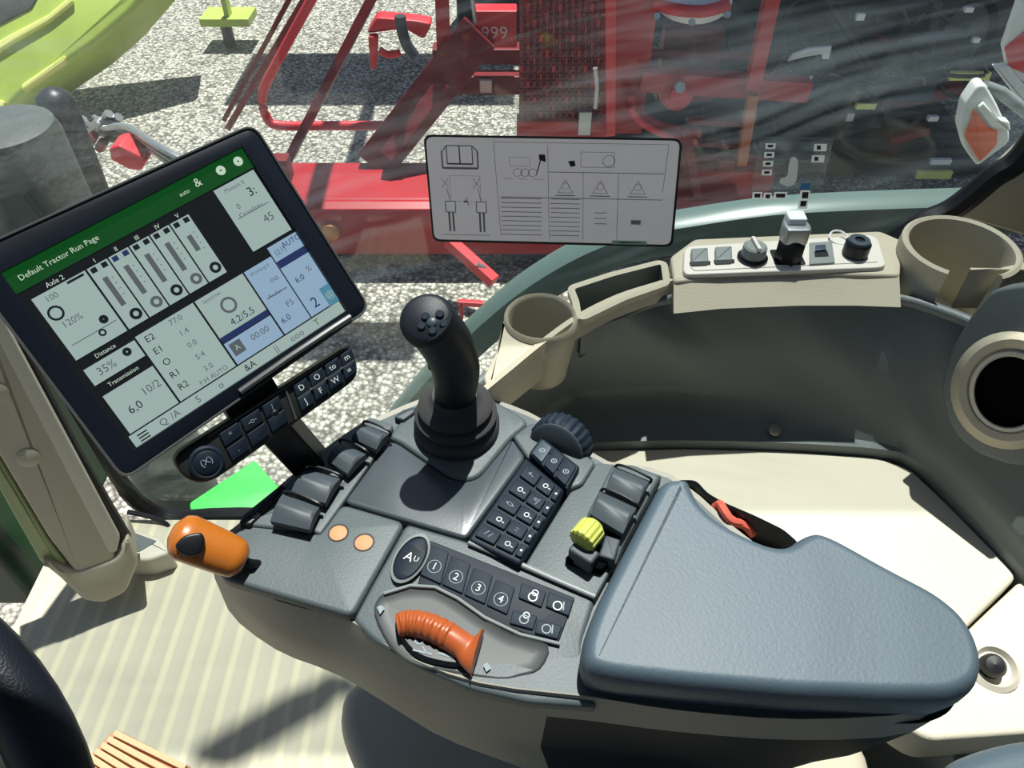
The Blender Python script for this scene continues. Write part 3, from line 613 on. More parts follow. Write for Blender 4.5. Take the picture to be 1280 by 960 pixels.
# orange speed wheel: swept ribbed arc with a raised thumb end
cl = cat([PN.at(x, y, .009) for x, y in ((496, 782), (512, 779), (534, 783), (556, 793), (574, 804), (587, 813), (597, 816))], 9, False); n = len(cl)
rings = []
for i, p in enumerate(cl):
    a = cl[max(0, i - 1)]; c = cl[min(n - 1, i + 1)]; t = (c - a).normalized(); sd_ = PN.n.cross(t); k = i / (n - 1)
    w = .0095 + .0015 * math.sin(k * 3) + (.011 * max(0, (k - .72) / .28) ** 1.3); hh = .008 + .004 * math.sin(min(1, k * 1.2) * math.pi) + .006 * max(0, (k - .8) / .2)
    if i in (0,): w *= .6; hh *= .6
    if k < .55 and (i // 2) % 2 == 0 and i: hh += .0016; w += .0006
    if i == n - 1: w *= .95; hh *= .75
    rings.append([p + sd_ * w * math.cos(q) + PN.n * (hh * math.sin(q) if math.sin(q) > 0 else .012 * math.sin(q)) for q in [2 * math.pi * j / 20 for j in range(20)]])
b = MB(); b.loft(rings, 'orange'); sw = b.build('orange_speed_wheel', con)
for x, y, q in ((476, 762, 0), (609, 834, 1)):
    b = MB(); quad(b, PN, [(x - 5, y - 3), (x, y - 6), (x + 5, y + (1 if q else -2)), (x - 1, y + 6)], 'grey_print', .004); b.build('wheel_mark', con)

# padded arm rest
pad = [(828, 594), (862, 592), (868, 606), (878, 626), (900, 646), (935, 665), (965, 677), (986, 678), (1003, 665), (1022, 658), (1048, 668), (1111, 703), (1173, 735), (1207, 762), (1227, 793), (1236, 827), (1228, 856), (1195, 872), (1120, 872), (1000, 868), (860, 856), (770, 846), (735, 838), (726, 820), (730, 790), (748, 745), (790, 665)]
PP = Pl(K.at(980, 740, .035), (0, -.06, 1))
pts = rnd(PP.pts(pad), .012, 4); pts = [a * (1 - t) + c * t for a, c in zip(pts, pts[1:] + pts[:1]) for t in ([0] if (a - c).length < .012 else [j / 6 for j in range(6)])]
b = MB(); n_ = PP.n; rings = [inset([p - n_ * .055 for p in pts], n_, .010), inset([p - n_ * .05 for p in pts], n_, .003), [p - n_ * .030 for p in pts], [p - n_ * .020 for p in pts]]
for k in range(1, 9):
    a = k / 8 * math.pi / 2; rings.append([p + n_ * (-.020 + .020 * math.sin(a)) for p in inset(pts, n_, .011 * (1 - math.cos(a)))])
rings.append([p - n_ * .0001 for p in inset(pts, n_, .0125)]); b.loft(rings, 'pad'); o = b.build('arm_pad', con); wn_ = o.modifiers.new('normals', 'WEIGHTED_NORMAL'); wn_.keep_sharp = True; wn_.weight = 100
# pad carrier below, coloured dark and deepened for the shade there
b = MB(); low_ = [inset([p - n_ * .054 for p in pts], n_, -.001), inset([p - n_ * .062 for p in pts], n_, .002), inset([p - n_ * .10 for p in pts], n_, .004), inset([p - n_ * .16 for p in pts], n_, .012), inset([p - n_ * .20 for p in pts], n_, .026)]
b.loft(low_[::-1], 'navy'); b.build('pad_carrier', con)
# tray beside the pad, with a red cord in it
tr = [(846, 600), (870, 600), (884, 616), (905, 628), (945, 645), (980, 662), (1000, 680), (960, 720), (880, 690), (850, 640)]
tp = Pl(K.at(920, 650, -.005), (0, 0, 1)); T1 = rnd(tp.pts(tr), .006)
b = MB(); b.loft([[p - tp.n * .035 for p in T1], T1, [p + tp.n * .002 for p in inset(T1, tp.n, .002)], [p for p in inset(T1, tp.n, .004)], [p - tp.n * .028 for p in inset(T1, tp.n, .006)]], 'black'); b.build('side_tray', con)
b = MB(); b.tube(cat([tp.at(900, 650, -.018), tp.at(893, 638, -.010), tp.at(899, 630, -.002), tp.at(906, 640, .0), tp.at(915, 652, -.004), tp.at(930, 656, -.012), tp.at(942, 668, -.02)], 4, False), .0045, 'pinkred', 8)
b.tube(cat([tp.at(890, 634, -.016), tp.at(905, 642, -.004), tp.at(925, 655, -.008), tp.at(940, 664, -.018)], 4, False), .003, 'pinkred', 8)
tag(b.build('strap'), 'looped pinkish red strap lying in the tray behind the arm pad', 'strap')

# amber hand lever on the front of the console
tip = K.at(222, 668, .045); root_ = K.at(306, 702, .012)
b = MB(); b.tube([K.at(326, 706, -.004), K.at(314, 705, .008), root_], .0045, 'black', 10); hl = b.build('lever_stem', con)
ctr = [root_, root_ * .88 + tip * .12, root_ * .65 + tip * .35, root_ * .35 + tip * .65, root_ * .12 + tip * .88, tip * 1.0 + root_ * .0, tip + (tip - root_) * .10]
ctr = cat(ctr, 3, False); pr = [.010, .0175, .0190, .0200, .0205, .0175, .006]; n = len(ctr)
rad = [pr[min(6, int(i / (n - 1) * 6))] * (1 - (i / (n - 1) * 6) % 1) + pr[min(6, int(i / (n - 1) * 6) + 1)] * ((i / (n - 1) * 6) % 1) for i in range(n)]
b = MB(); b.tube(ctr, 0, 'amber', 24, radii=rad, flat=.85); lg = b.build('lever_knob', hl)
vd = (CAM - tip).normalized(); pa = Pl(tip * .86 + root_ * .14 + vd * .0215, (vd + V((-.1, 0, 0))).normalized())
key('lever_button', pa, [(217, 682), (230, 669), (252, 665), (257, 678), (250, 692), (236, 697), (224, 692)], .012, 'black', hl, r=.002, rc=.004)

# seat pedestal underneath
sp = Pl((0, 0, .34), (0, 0, 1))
b = MB(); b.slab(rnd(sp.pts([(430, 850), (600, 800), (1000, 800), (1100, 960), (1000, 1200), (560, 1120), (455, 990), (420, 905)]), .03), sp.n, .32, 'beige', .02, 4, taper=-.03)
tag(b.build('seat_pedestal'), 'beige rounded pedestal standing on the floor under the armrest console', 'pedestal')
# corner of the driver's seat
b = MB(); sq = Pl((0, 0, .52), (0, 0, 1)); b.slab(rnd(sq.pts([(1185, 950), (1230, 930), (1300, 915), (1420, 940), (1500, 1300), (1180, 1320), (1165, 1000)]), .03), sq.n, .07, 'pad', .02, 5)
tag(b.build('driver_seat'), 'corner of the grey driver seat cushion at the bottom right', 'seat')
b = MB(); e_ = Pl((0, 0, .505), (0, 0, 1)); 

# ================================================================== MONITOR
mu = V((.7245, .667, .132)).normalized(); mn = V((.469, -.632, .617)).normalized(); mu = (mu - mn * mu.dot(mn)).normalized()
S = Pl(V((-.269, .507, .849)), mn, mu)
mon = thing('display_monitor', S.o - mn * .06, 'large black touchscreen monitor showing the run page, tilted towards the driver', 'monitor')
def mcorners(L): return L
out = [(-55, 322), (317, 154), (463, 386), (155, 601)]
Sb = S.up(.004)
OP = rnd(Sb.pts(out), .012, 5); b = MB(); scr = [(0, 341), (303, 183), (434, 388), (165, 564)]
IP = rnd(Sb.pts(scr), .0015, 5)
b.loft([[p - mn * .034 for p in inset(OP, mn, .012)], [p - mn * .022 for p in inset(OP, mn, .001)], [p - mn * .004 for p in OP], [p - mn * .001 for p in inset(OP, mn, .001)], inset(OP, mn, .003), IP, [p - mn * .004 for p in inset(IP, mn, .0005)]], 'bez', True, False); b.build('bezel', mon)
M['bezel_edge'] = mat('monitor_edge_grey', (70, 72, 72), .35)
b = MB(); b.tube(inset(OP, mn, .0006), .0011, 'bezel_edge', 6, True, ref=mn); b.build('bezel_edge', mon)
# screen drawn from what the display shows; coordinates follow its own two axes
cTL, cTR, cBR, cBL = [S.at(*q) for q in scr]
def sp_(u, v, h=.0008):     # u,v in 0..1 across and down the display
    return cTL * (1 - u) * (1 - v) + cTR * u * (1 - v) + cBR * u * v + cBL * (1 - u) * v + mn * h
b = MB()
def rect(u0, v0, u1, v1, m, h=.0008): b.poly([sp_(u0, v0, h), sp_(u0, v1, h), sp_(u1, v1, h), sp_(u1, v0, h)], m)
def stext(u, v, t, size, m, h=.0016):
    size *= .84
    vs, fs = textgeo(t, size); c = sp_(u, v, h); X = (sp_(u + .02, v) - sp_(u, v)).normalized(); Y = mn.cross(X); b.add([c + X * q.x + Y * q.y for q in vs], fs, m)
def sring(u, v, r, m, w=.35):
    c = sp_(u, v, .0014)
    for k in range(14):
        a, e = 2 * math.pi * k / 14, 2 * math.pi * (k + 1) / 14; f = lambda q, t: c + S.u * math.cos(q) * t + S.v * math.sin(q) * t
        b.poly([f(a, r), f(e, r), f(e, r * (1 - w)), f(a, r * (1 - w))], m)
rect(0, 0, 1, 1, 'screen_bg', .0002)
rect(0, 0, 1, .115, 'screen_gr'); stext(.19, .062, 'Default Tractor Run Page', .0074, 'screen_t')
stext(.70, .068, 'auto', .006, 'screen_t'); stext(.765, .055, '&', .012, 'screen_t'); sring(.87, .055, .004, 'screen_t', .8); sring(.95, .055, .004, 'screen_t', .8)
# row 1
def chead(u0, u1, v, t): rect(u0, v, u1, v + .012, 'screen_bg', .0010); stext((u0 + u1) / 2, v + .008, t, .0048, 'screen_t')
rect(.03, .165, .235, .50, 'screen_w'); stext(.13, .145, 'Axle 2', .0065, 'screen_t'); stext(.09, .20, '100', .008, 'screen_m'); rect(.16, .172, .225, .184, 'screen_k', .0012)
sring(.07, .27, .006, 'screen_k', .3); stext(.10, .335, '120%', .009, 'screen_m'); rect(.05, .43, .225, .434, 'screen_m', .0012); sring(.19, .40, .0035, 'screen_k', .9); sring(.16, .45, .003, 'screen_k', .5)
for i in range(5):
    u0 = .243 + i * .086; u1 = u0 + .08; rect(u0, .165, u1, .50, 'screen_w'); stext((u0 + u1) / 2, .148, ['I', 'II', 'III', 'IV', 'V'][i], .006, 'screen_t')
    rect(u0 + .008, .172, u0 + .03, .197, 'screen_k' if i != 1 else 'screen_n', .0012); rect(u1 - .03, .172, u1 - .008, .197, 'screen_k' if i != 1 else 'screen_n', .0012); stext((u0 + u1) / 2, .185, ':', .006, 'screen_k')
    rect(u0 + .025, .235 + (.02 if i == 4 else 0), u0 + .045, .39 - (.05 if i == 4 else 0), 'screen_m', .0012)
    sring((u0 + u1) / 2 + .012, .452, .0048, 'screen_m' if i % 2 else 'screen_k', .55); 
    for j in range(4): rect(u0 + .055, .25 + j * .03, u0 + .062, .254 + j * .03, 'screen_m', .0012)
rect(.80, .125, .985, .48, 'screen_w'); stext(.88, .155, 'Motors II', .006, 'screen_m'); stext(.93, .215, '3:', .013, 'screen_k'); rect(.82, .30, .965, .304, 'screen_m', .0012); stext(.885, .295, 'Crosslinks', .0065, 'screen_m'); stext(.93, .37, '45', .012, 'screen_m'); stext(.85, .25, '0', .008, 'screen_m')
# row 2
rect(.03, .555, .235, .645, 'screen_w'); stext(.13, .53, 'Distance', .0058, 'screen_t'); stext(.10, .60, '35%', .011, 'screen_m'); sring(.19, .585, .0035, 'screen_k', .8)
rect(.03, .705, .235, .925, 'screen_w'); stext(.13, .675, 'Transmission', .0058, 'screen_t'); stext(.10, .83, '6,0', .0115, 'screen_k'); stext(.185, .79, '10/2', .011, 'screen_m')
rect(.243, .545, .49, .925, 'screen_w')
for j, t in enumerate(('E2', 'E1', 'O', 'R1', 'R2')): stext(.285, .585 + j * .07, t, .0095, 'screen_k'); stext(.40, .575 + j * .07, ['77:0', '1.4', '0.0', '5:4', '3.0'][j], .008, 'screen_m')
stext(.40, .905, 'F:H AUTO', .007, 'screen_m')
rect(.498, .545, .715, .775, 'screen_w'); stext(.56, .57, 'Speed bat', .005, 'screen_m'); sring(.60, .645, .007, 'screen_m', .3); stext(.62, .73, '4,2/5,5', .010, 'screen_n'); rect(.498, .765, .715, .795, 'screen_n', .0012); rect(.498, .80, .715, .925, 'screen_b')
b.poly([sp_(.51, .815, .0014), sp_(.51, .885, .0014), sp_(.56, .885, .0014), sp_(.56, .815, .0014)], 'screen_m'); stext(.535, .85, 'A', .008, 'screen_w', .0018); stext(.64, .85, '00:00', .0095, 'screen_m')
rect(.722, .51, .985, .925, 'screen_b') if False else None
rect(.722, .545, .85, .925, 'screen_b'); rect(.855, .50, .992, .925, 'screen_b'); stext(.78, .575, 'Working II', .005, 'screen_m'); rect(.74, .72, .835, .724, 'screen_n', .0012); stext(.78, .72, 'Prefer', .006, 'screen_m'); stext(.81, .80, 'F5', .009, 'screen_m'); stext(.76, .86, '6.0', .009, 'screen_n'); stext(.81, .65, 'oo', .009, 'screen_m')
stext(.895, .545, '(21)', .008, 'screen_m'); stext(.955, .53, 'AUTO', .008, 'screen_n'); rect(.855, .585, .992, .625, 'screen_n', .0012); stext(.90, .72, '6:0', .009, 'screen_n'); stext(.955, .70, '%', .009, 'screen_m'); stext(.90, .87, '2', .016, 'screen_n')
rect(.945, .82, .995, .93, 'screen_c', .0012); stext(.97, .875, '@', .010, 'screen_w', .0018)
# bottom bar
rect(0.02, .932, .99, .997, 'screen_w'); 
for j in range(3): rect(.045, .948 + j * .016, .085, .955 + j * .016, 'screen_k', .0014)
for j, (u, t) in enumerate(((.15, 'Q'), (.20, '/A'), (.30, '5'), (.40, 'o'), (.535, '&A'), (.66, '||'), (.76, 'ooo'), (.86, 'T'))): stext(u, .965, t, .010, 'screen_m' if j != 4 else 'screen_k')
b.build('screen', mon, smooth=False)
# shiny lower lip of the bezel
b = MB(); b.tube([S.at(300, 490, .006), S.at(360, 448, .008), S.at(415, 411, .008), S.at(438, 396, .006)], .003, 'bezel_edge', 8); b.build('bezel_lip', mon)

# keypad under the monitor
kp = S.up(-.004)
kpad = thing('monitor_keypad', kp.at(330, 530) - mn * .03, 'narrow black keypad with rows of small keys hanging under the monitor', 'keypad')
key('case', kp, [(214, 571), (440, 428), (449, 462), (444, 476), (270, 600), (248, 606), (226, 596)], .022, 'casem', kpad, r=.004, rc=.012)
b = MB(); c = kp.at(258, 578, .001); b.lathe(c, mn, [(.0145, -.004), (.0145, .002), (.0125, .004), (.0115, .0035)], 'key', 28); b.lathe(c, mn, [(.0105, 0), (.0105, .004), (.0085, .005), (0, .0052)], 'navy', 28); kn = b.build('round_knob', kpad)
b = MB(); text(b, kp, 258, 577, (1, -.6), '(X)', .008, 'grey_print', .0068); b.build('symbol', kn)
def along(t, s):   # t along keypad 0..1 (left to right), s across 0 (top) .. 1 (bottom)
    a = lerp((262, 548), (441, 432), t); c = lerp((282, 586), (447, 466), t); return lerp(a, c, s)
syms = [('*', 0), ('auto', 0), ('/', 0), None, ('D', 1), ('O', 1), ('to', 1), ('MN', 1)]
kd_ = [(.06, .19), (.21, .34), (.36, .48), (.58, .675), (.69, .785), (.80, .895), (.91, .99)]
tx = ['*', '-o-', '/', 'D', 'O', 'to', 'm', '.', '', '', 'J', 'F', 'W', '=']
for r_ in range(2):
    for i, (t0, t1) in enumerate(kd_):
        s0, s1 = (.05, .47) if r_ == 0 else (.53, .95)
        L = [along(t0, s0), along(t1, s0), along(t1, s1), along(t0, s1)]
        o = key('key', kp, L, .004, 'navy' if i < 3 else 'key', kpad, r=.0008, rc=.0012, h=.0025)
        t = tx[r_ * 7 + i]
        if t: 
            b = MB(); q = lerp(L[0], L[2], .5); text(b, kp, q[0], q[1], (1, -.65), t, .0075 if i > 2 else .007, 'white' if i > 2 else 'grey_print', .003); b.build('symbol', o)
b = MB(); b.tube([kp.at(*along(.53, -.08), .001), kp.at(*along(.53, 1.05), .001)], .0011, 'bezel_edge', 6); b.tube([kp.at(*along(t, .5), .0015) for t in (.58, .99)], .001, 'bezel_edge', 6); b.tube([kp.at(*along(t, -.06), .001) for t in (.0, .5, .99)], .0009, 'bezel_edge', 6); b.build('divider_ribs', kpad)
# bracket arm down to the console
b = MB(); p0 = S.at(340, 520, -.03); p1 = K.at(400, 590, -.03)
b.bar(p0 + V((-.01, .0, .02)), p1, .05, .03, 'black'); b.bar(S.o - mn * .034, p0 + V((-.012, 0, .01)), .05, .024, 'black', Z=mn)
tag(b.build('monitor_bracket', bevel=.003), 'black bracket arm joining the monitor to the front of the console', 'bracket')

# ================================================================== STEERING WHEEL, PEDAL
wc = CAM + ray(-392, 1168) * (.37 / F); wn = V((.1, -.60, .79)).normalized(); X = wn.orthogonal().normalized(); Y = wn.cross(X)
sw_ = thing('steering_wheel', wc - wn * .1, 'dark padded steering wheel rim crossing the bottom left corner', 'steering wheel')
R_ = 470 * .37 / F * 0 + .178
b = MB(); b.tube([wc + (X * math.cos(a) + Y * math.sin(a)) * .176 for a in [2 * math.pi * k / 72 for k in range(72)]], .0175, 'wheel', 18, True, ref=wn); b.build('rim', sw_)
b = MB(); b.lathe(wc - wn * .03, wn, [(.05, 0), (.055, .012), (.045, .02), (0, .022)], 'wheel', 28); b.build('hub', sw_)
for q in (-30, 90, 210):
    a = math.radians(q + 80); d = X * math.cos(a) + Y * math.sin(a); b = MB(); b.bar(wc - wn * .02 + d * .045, wc + d * .165, .03, .010, 'dkgrey', Z=wn); b.build('spoke', sw_, bevel=.002)
b = MB(); b.cyl(wc - wn * .3, wc - wn * .03, .035, 'dkgrey'); b.build('steering_column', sw_)
pd = Pl((0, 0, .10), (.1, -.25, 1))
pe = thing('foot_pedal', (pd.at(165, 950).x, pd.at(165, 950).y, 0), 'tan ribbed foot pedal standing on the floor mat at the bottom edge', 'pedal')
key('pedal_pad', pd, [(143, 911), (235, 958), (260, 1010), (200, 1060), (100, 1000), (112, 944)], .02, 'brown', pe, r=.003, rc=.006)
for i in range(6):
    a, c = lerp((143, 916), (112, 946), i / 4), lerp((232, 960), (210, 1010), i / 4); b = MB(); b.bar(pd.at(*a, .003), pd.at(*c, .003), .007, .006, 'browns', Z=pd.n); b.build('tread_rib', pe, bevel=.001)
b = MB(); b.cyl(pd.at(170, 990, -.018), (pd.at(170, 990).x, pd.at(170, 990).y + .03, .0), .012, 'dkgrey'); b.build('pedal_arm', pe)

# unseen mirror and arm, added overhead to cast the bar shadow on the mat
def above(x, y, Y): p = pz(x, y, 0); return p + sdir * ((Y - p.y) / sdir.y)
q0, q1 = above(262, 950, 1.5), above(395, 872, 1.5); b = MB(); b.bar(q0, q1, .085, .04, 'black', Z=(0, 1, 0)); tm = b.build('unseen_mirror_head', bevel=.02)
b = MB(); q2 = above(425, 852, 1.5); b.bar(q1, q2, .045, .03, 'black', Z=(0, 1, 0)); b.build('unseen_mirror_neck', tm); b = MB(); b.bar(q2, (q2.x + .1, .95, 1.72), .02, .02, 'dkgrey'); b.build('unseen_mirror_arm', tm)
tm.name = 'unseen_mirror'; tag(tm, 'unseen black mirror on an arm, added to cast the bar shadow on the floor mat', 'mirror')

# ================================================================== DECALS ON THE GLASS
pd_ = Pl((0, .9155, .68), (0, -1, 0), u=(1, 0, 0))
M['decal'] = backlit('silver_decal', (196, 190, 194)); M['whited'] = backlit('white_film_print', (230, 232, 230)); M['decal_edge'] = mat('decal_black_edge', (30, 30, 32), .6); M['ink'] = mat('decal_ink', (120, 120, 126), .7); M['decal_teal'] = mat('decal_pale_teal', (150, 190, 182), .6)
b = MB(); L = [(529, 168), (853, 173), (841, 309), (541, 302)]
oL = rnd(pd_.pts(L), .012); iL = rnd(pd_.pts([(532, 171), (850, 176), (838, 306), (543, 299)]), .010); b.loft([oL, iL], 'decal_edge', False, False); b.poly(iL, 'decal')
def bl(u, v): return lerp(lerp(L[0], L[1], u), lerp(L[3], L[2], u), v)
H = .0008
def dl(u0, v0, u1, v1, w=.0006, m='ink'): line(b, pd_, bl(u0, v0), bl(u1, v1), w, m, H)
def dbox(u0, v0, u1, v1, w=.0006, m='ink'):
    dl(u0, v0, u1, v0, w, m); dl(u1, v0, u1, v1, w, m); dl(u1, v1, u0, v1, w, m); dl(u0, v1, u0, v0, w, m)
dbox(.085, .10, .135, .27, .0014); dbox(.135, .10, .185, .27, .0014); dl(.065, .15, .065, .31, .002); dl(.065, .31, .205, .31, .003); dl(.205, .31, .205, .15, .002); dl(.07, .15, .085, .10, .0014); dl(.205, .15, .185, .10, .0014); dl(.085, .27, .185, .27, .002)
dbox(.09, .38, .21, .62, .0004); 
for u in (.085, .21):
    dbox(u - .02, .62, u + .02, .72, .0012); dl(u - .008, .72, u - .008, .90, .0026); dl(u + .008, .72, u + .008, .90, .0026); dl(u - .03, .40, u, .50); dl(u, .40, u - .03, .50); dl(u - .01, .5, u, .62, .0008)
dl(.14, .62, .155, .62, .003); dl(.15, .58, .16, .66, .001)
dl(.04, .93, .24, .93, .0008)
dbox(.27, .06, .96, .94, .0006) if False else (dl(.27, .06, .95, .06), dl(.27, .06, .285, .93), dl(.95, .06, .94, .5))
dl(.48, .08, .485, .95); dl(.48, .33, .94, .33, .001); dl(.62, .33, .625, .95); dl(.76, .33, .765, .95); dl(.29, .57, .94, .57, .001)
for k in range(9):
    v = .58 + k * .042
    dl(.29, v, .455, v, .0011); dl(.49, v, .61, v, .0011)
for k in range(3): dl(.67, .70 + k * .05, .72, .70 + k * .05, .0011)
for k in range(3): dl(.30 + k * .06, .40, .34 + k * .06, .40, .0006); ringm(b, pd_, *bl(.36 + .03 * k, .34), .006, .0007, 'ink', H)
dbox(.33, .20, .41, .28, .0005)
quad(b, pd_, [bl(.445, .17), bl(.47, .17), bl(.472, .24), bl(.447, .22)], 'decal_edge', H); dl(.452, .22, .435, .36, .0014, 'decal_edge')
quad(b, pd_, [bl(.56, .23), bl(.585, .22), bl(.59, .27), bl(.57, .28)], 'decal_edge', H)
dbox(.61, .14, .74, .28, .0006); ringm(b, pd_, *bl(.72, .22), .0085, .0008, 'ink', H)
for u in (.55, .69, .84): dl(u - .03, .52, u, .40, .0007); dl(u, .40, u + .03, .52, .0007); dl(u + .03, .52, u - .03, .52, .0007); ringm(b, pd_, *bl(u, .46), .005, .0006, 'ink', H); dl(u - .04, .545, u + .04, .545, .0014)
quad(b, pd_, [bl(.745, .95), bl(.89, .95), bl(.89, .985), bl(.745, .985)], 'decal_teal', H); dl(.775, .967, .865, .967, .002)
quad(b, pd_, [bl(.82, .76), bl(.86, .76), bl(.86, .80), bl(.82, .80)], 'grey_print', H)
b2 = b; tag(b.build('instruction_decal', smooth=False), 'silver rectangular instruction decal with line diagrams stuck on the window', 'decal')
M['decal_clear'] = glass_mat('clear_decal_film', (.80, .82, .82, 1), .22)
b = MB(); Lc = [(950, 171), (1042, 173), (1028, 236), (938, 239)]
b.poly(pd_.pts(Lc, .0002), 'decal_clear')
for k in range(4): line(b, pd_, Lc[k - 1], Lc[k], .0008, 'grey_print', .0004)
for k in range(4):
    for (x, y, w, h_) in [(957 - k * 1.5, 179 + k * 11, 16, 9)]:
        quad(b, pd_, [(x, y), (x + w * .8, y), (x + w * .75, y + h_ * .8), (x - .5, y + h_ * .8)], 'whited', .0006); quad(b, pd_, [(x + 3, y + 2), (x + w * .8 - 3, y + 2), (x + w * .75 - 3, y + h_ * .8 - 2), (x + 2.5, y + h_ * .8 - 2)], 'decal_edge', .0008)
for k in range(2):
    x, y = 1018 - k * 3, 180 + k * 14
    quad(b, pd_, [(x, y), (x + 16, y), (x + 15, y + 9), (x - 1, y + 9)], 'whited', .0006); quad(b, pd_, [(x + 3, y + 2), (x + 8, y + 2), (x + 8, y + 7), (x + 3, y + 7)], 'decal_edge', .0008)
b.slab(cat(pd_.pts([(990, 197), (997, 200), (997, 215), (994, 229), (985, 233), (975, 229), (976, 224), (984, 220), (986, 206)], .0008), 3), pd_.n, .0004, 'whited', .0001)
for x, y, w in ((941, 240, 12), (955, 241, 10), (968, 240, 16)):
    quad(b, pd_, [(x, y), (x + w, y), (x + w - 1, y + 9), (x - 1, y + 9)], 'whited', .0006); quad(b, pd_, [(x + 2, y + 2), (x + w - 2, y + 2), (x + w - 3, y + 7), (x + 2, y + 7)], 'decal_edge', .0008)
M['bluep'] = mat('blue_print', (60, 120, 180), .6)
quad(b, pd_, [(1001, 229), (1014, 229), (1013, 237), (1000, 237)], 'bluep', .0006)
quad(b, pd_, [(1001, 238), (1013, 238), (1009, 261), (997, 261)], 'whited', .0006); quad(b, pd_, [(1003, 240), (1011, 240), (1010, 248), (1002, 248)], 'decal_edge', .0008); quad(b, pd_, [(1001, 251), (1009, 251), (1007, 258), (1000, 258)], 'decal_edge', .0008)
tag(b.build('clear_decal', smooth=False), 'small clear decal with white pictograms stuck low on the window', 'decal')

# ================================================================== OUTSIDE: RED IMPLEMENT
imp = thing('red_implement', (0, 4.2, -1.5), 'large red folded farm implement with frame beams and chain curtain parked on gravel', 'farm implement')
def box_px(x0, y0, x1, y1, Y, depth, m, name, parent=imp, bevel=.006):
    a, c = py(x0, y0, Y), py(x1, y1, Y); b = MB(); b.box(((a.x + c.x) / 2, Y + depth / 2, (a.z + c.z) / 2), (abs(c.x - a.x), depth, abs(a.z - c.z)), m); return b.build(name, parent, False, bevel)
# lower chassis beam: a stepped channel
YB = 3.7
b = MB(); x0, x1 = py(300, 290, YB).x, py(920, 290, YB).x
def zz(y, Y): return py(500, y, Y).z
prof = [(YB, zz(318, YB)), (YB, zz(262, YB)), (YB + .05, zz(262, YB) + .02), (YB + .07, zz(262, YB) + .02), (YB + .08, zz(245, YB + .1)), (YB + .30, zz(245, YB + .1) + .03), (YB + .31, zz(214, YB + .32)), (YB + .42, zz(214, YB + .32)), (YB + .42, zz(318, YB))]
b.loft([[V((x0, y, z)) for y, z in prof], [V((x1, y, z)) for y, z in prof]], 'red'); b.build('chassis_beam', imp, False, .008)
b = MB(); b.lathe(py(414, 288, YB) - V((0, .01, 0)), (0, -1, 0), [(.055, 0), (.05, .02), (0, .028)], 'amber', 20); b.build('side_reflector', imp)
def dbar(p, q, Y0, Y1, w, d, m, name, parent=imp):
    b = MB(); b.bar(py(*p, Y0), py(*q, Y1), d, w, m, Z=(0, 0, 1) if abs(p[0] - q[0]) > abs(p[1] - q[1]) else (1, 0, 0)); return b.build(name, parent, False, .004)
def rod(path, Y, r, m, name, parent=imp):
    b = MB(); b.tube(cat([py(x, y, Y) for x, y in path], 4, False), r, m, 10); return b.build(name, parent)
dbar((600, 40), (468, 206), 4.3, 4.1, .22, .12, 'redd', 'diagonal_leg'); dbar((556, 104), (484, 196), 4.22, 4.02, .08, .12, 'redd', 'leg_plate')
dbar((474, -20), (355, 210), 4.6, 4.2, .05, .05, 'redd', 'brace_rod'); dbar((392, -20), (285, 160), 4.9, 4.9, .04, .05, 'redd', 'brace_rod'); dbar((372, -20), (280, 150), 5.0, 5.0, .03, .04, 'redd', 'brace_rod')
rod([(400, -20), (345, 80), (328, 118), (334, 148), (352, 157), (420, 157), (484, 157)], 4.4, .028, 'redl', 'loop_rail')
dbar((552, -20), (556, 110), 4.3, 4.3, .07, .07, 'red', 'upright_post')
box_px(540, 62, 660, 81, 4.5, .12, 'redd', 'cross_beam'); box_px(540, 96, 660, 119, 4.4, .1, 'redd', 'cross_beam')
box_px(599, 100, 616, 117, 4.38, .02, 'steel', 'data_plate')
o = box_px(592, 14, 646, 60, 4.35, .12, 'redl', 'numbered_box')
b = MB(); pq = Pl((0, 4.345, 0), (0, -1, 0)); text(b, pq, 618, 42, (1, 0), '999', .10, 'lampw', .002); b.build('numerals', o)
rod([(588, -20), (592, 10), (594, 28)], 4.3, .012, 'steel', 'lift_chain')
# bright tool holder
b = MB(); b.slab(rnd([py(x, y, 4.3) for x, y in ((470, 22), (520, 26), (540, 30), (530, 50), (505, 36), (480, 40), (458, 42))], .02), (0, -1, 0), .10, 'redl', .01); b.slab(rnd([py(x, y, 4.28) for x, y in ((460, 46), (472, 46), (470, 88), (463, 86))], .01), (0, -1, 0), .05, 'redl', .006)
b.build('tool_bracket', imp); rod([(500, 20), (502, 35), (508, 55), (518, 70)], 4.2, .03, 'dkgrey', 'hose_coupling'); rod([(474, 62), (485, 68), (500, 66)], 4.28, .02, 'redl', 'hook')
# chain curtain: many hanging chains side by side, one part
b = MB(); N = 26
for i in range(N):
    x = 652 + i * 100 / (N - 1)
    for j in range(18):
        y0 = -10 + j * 9.6 + (i % 2) * 4; p = py(x, y0, 4.0 + (i % 2) * .02); b.box(p, (.011 if (i + j) % 2 else .018, .014, .036), 'redd' if (i * 7 + j * 3) % 5 else 'red')
a, c = py(650, -30, 4.1), py(752, 166, 4.1); b.box(((a.x + c.x) / 2, 4.12, (a.z + c.z) / 2), (c.x - a.x, .1, a.z - c.z), 'redd')
cc = b.build('chain_curtain', imp, False); cc['kind'] = 'stuff'
box_px(646, 152, 762, 172, 3.96, .1, 'red', 'curtain_foot'); dbar((763, -20), (763, 168), 3.9, 3.9, .05, .05, 'redl', 'upright_post'); box_px(770, -20, 802, 168, 4.1, .08, 'red', 'side_plate'); box_px(724, 140, 738, 170, 3.9, .05, 'steel', 'latch')
rod([(744, 85), (746, 110), (744, 135)], 3.9, .014, 'steel', 'hook')
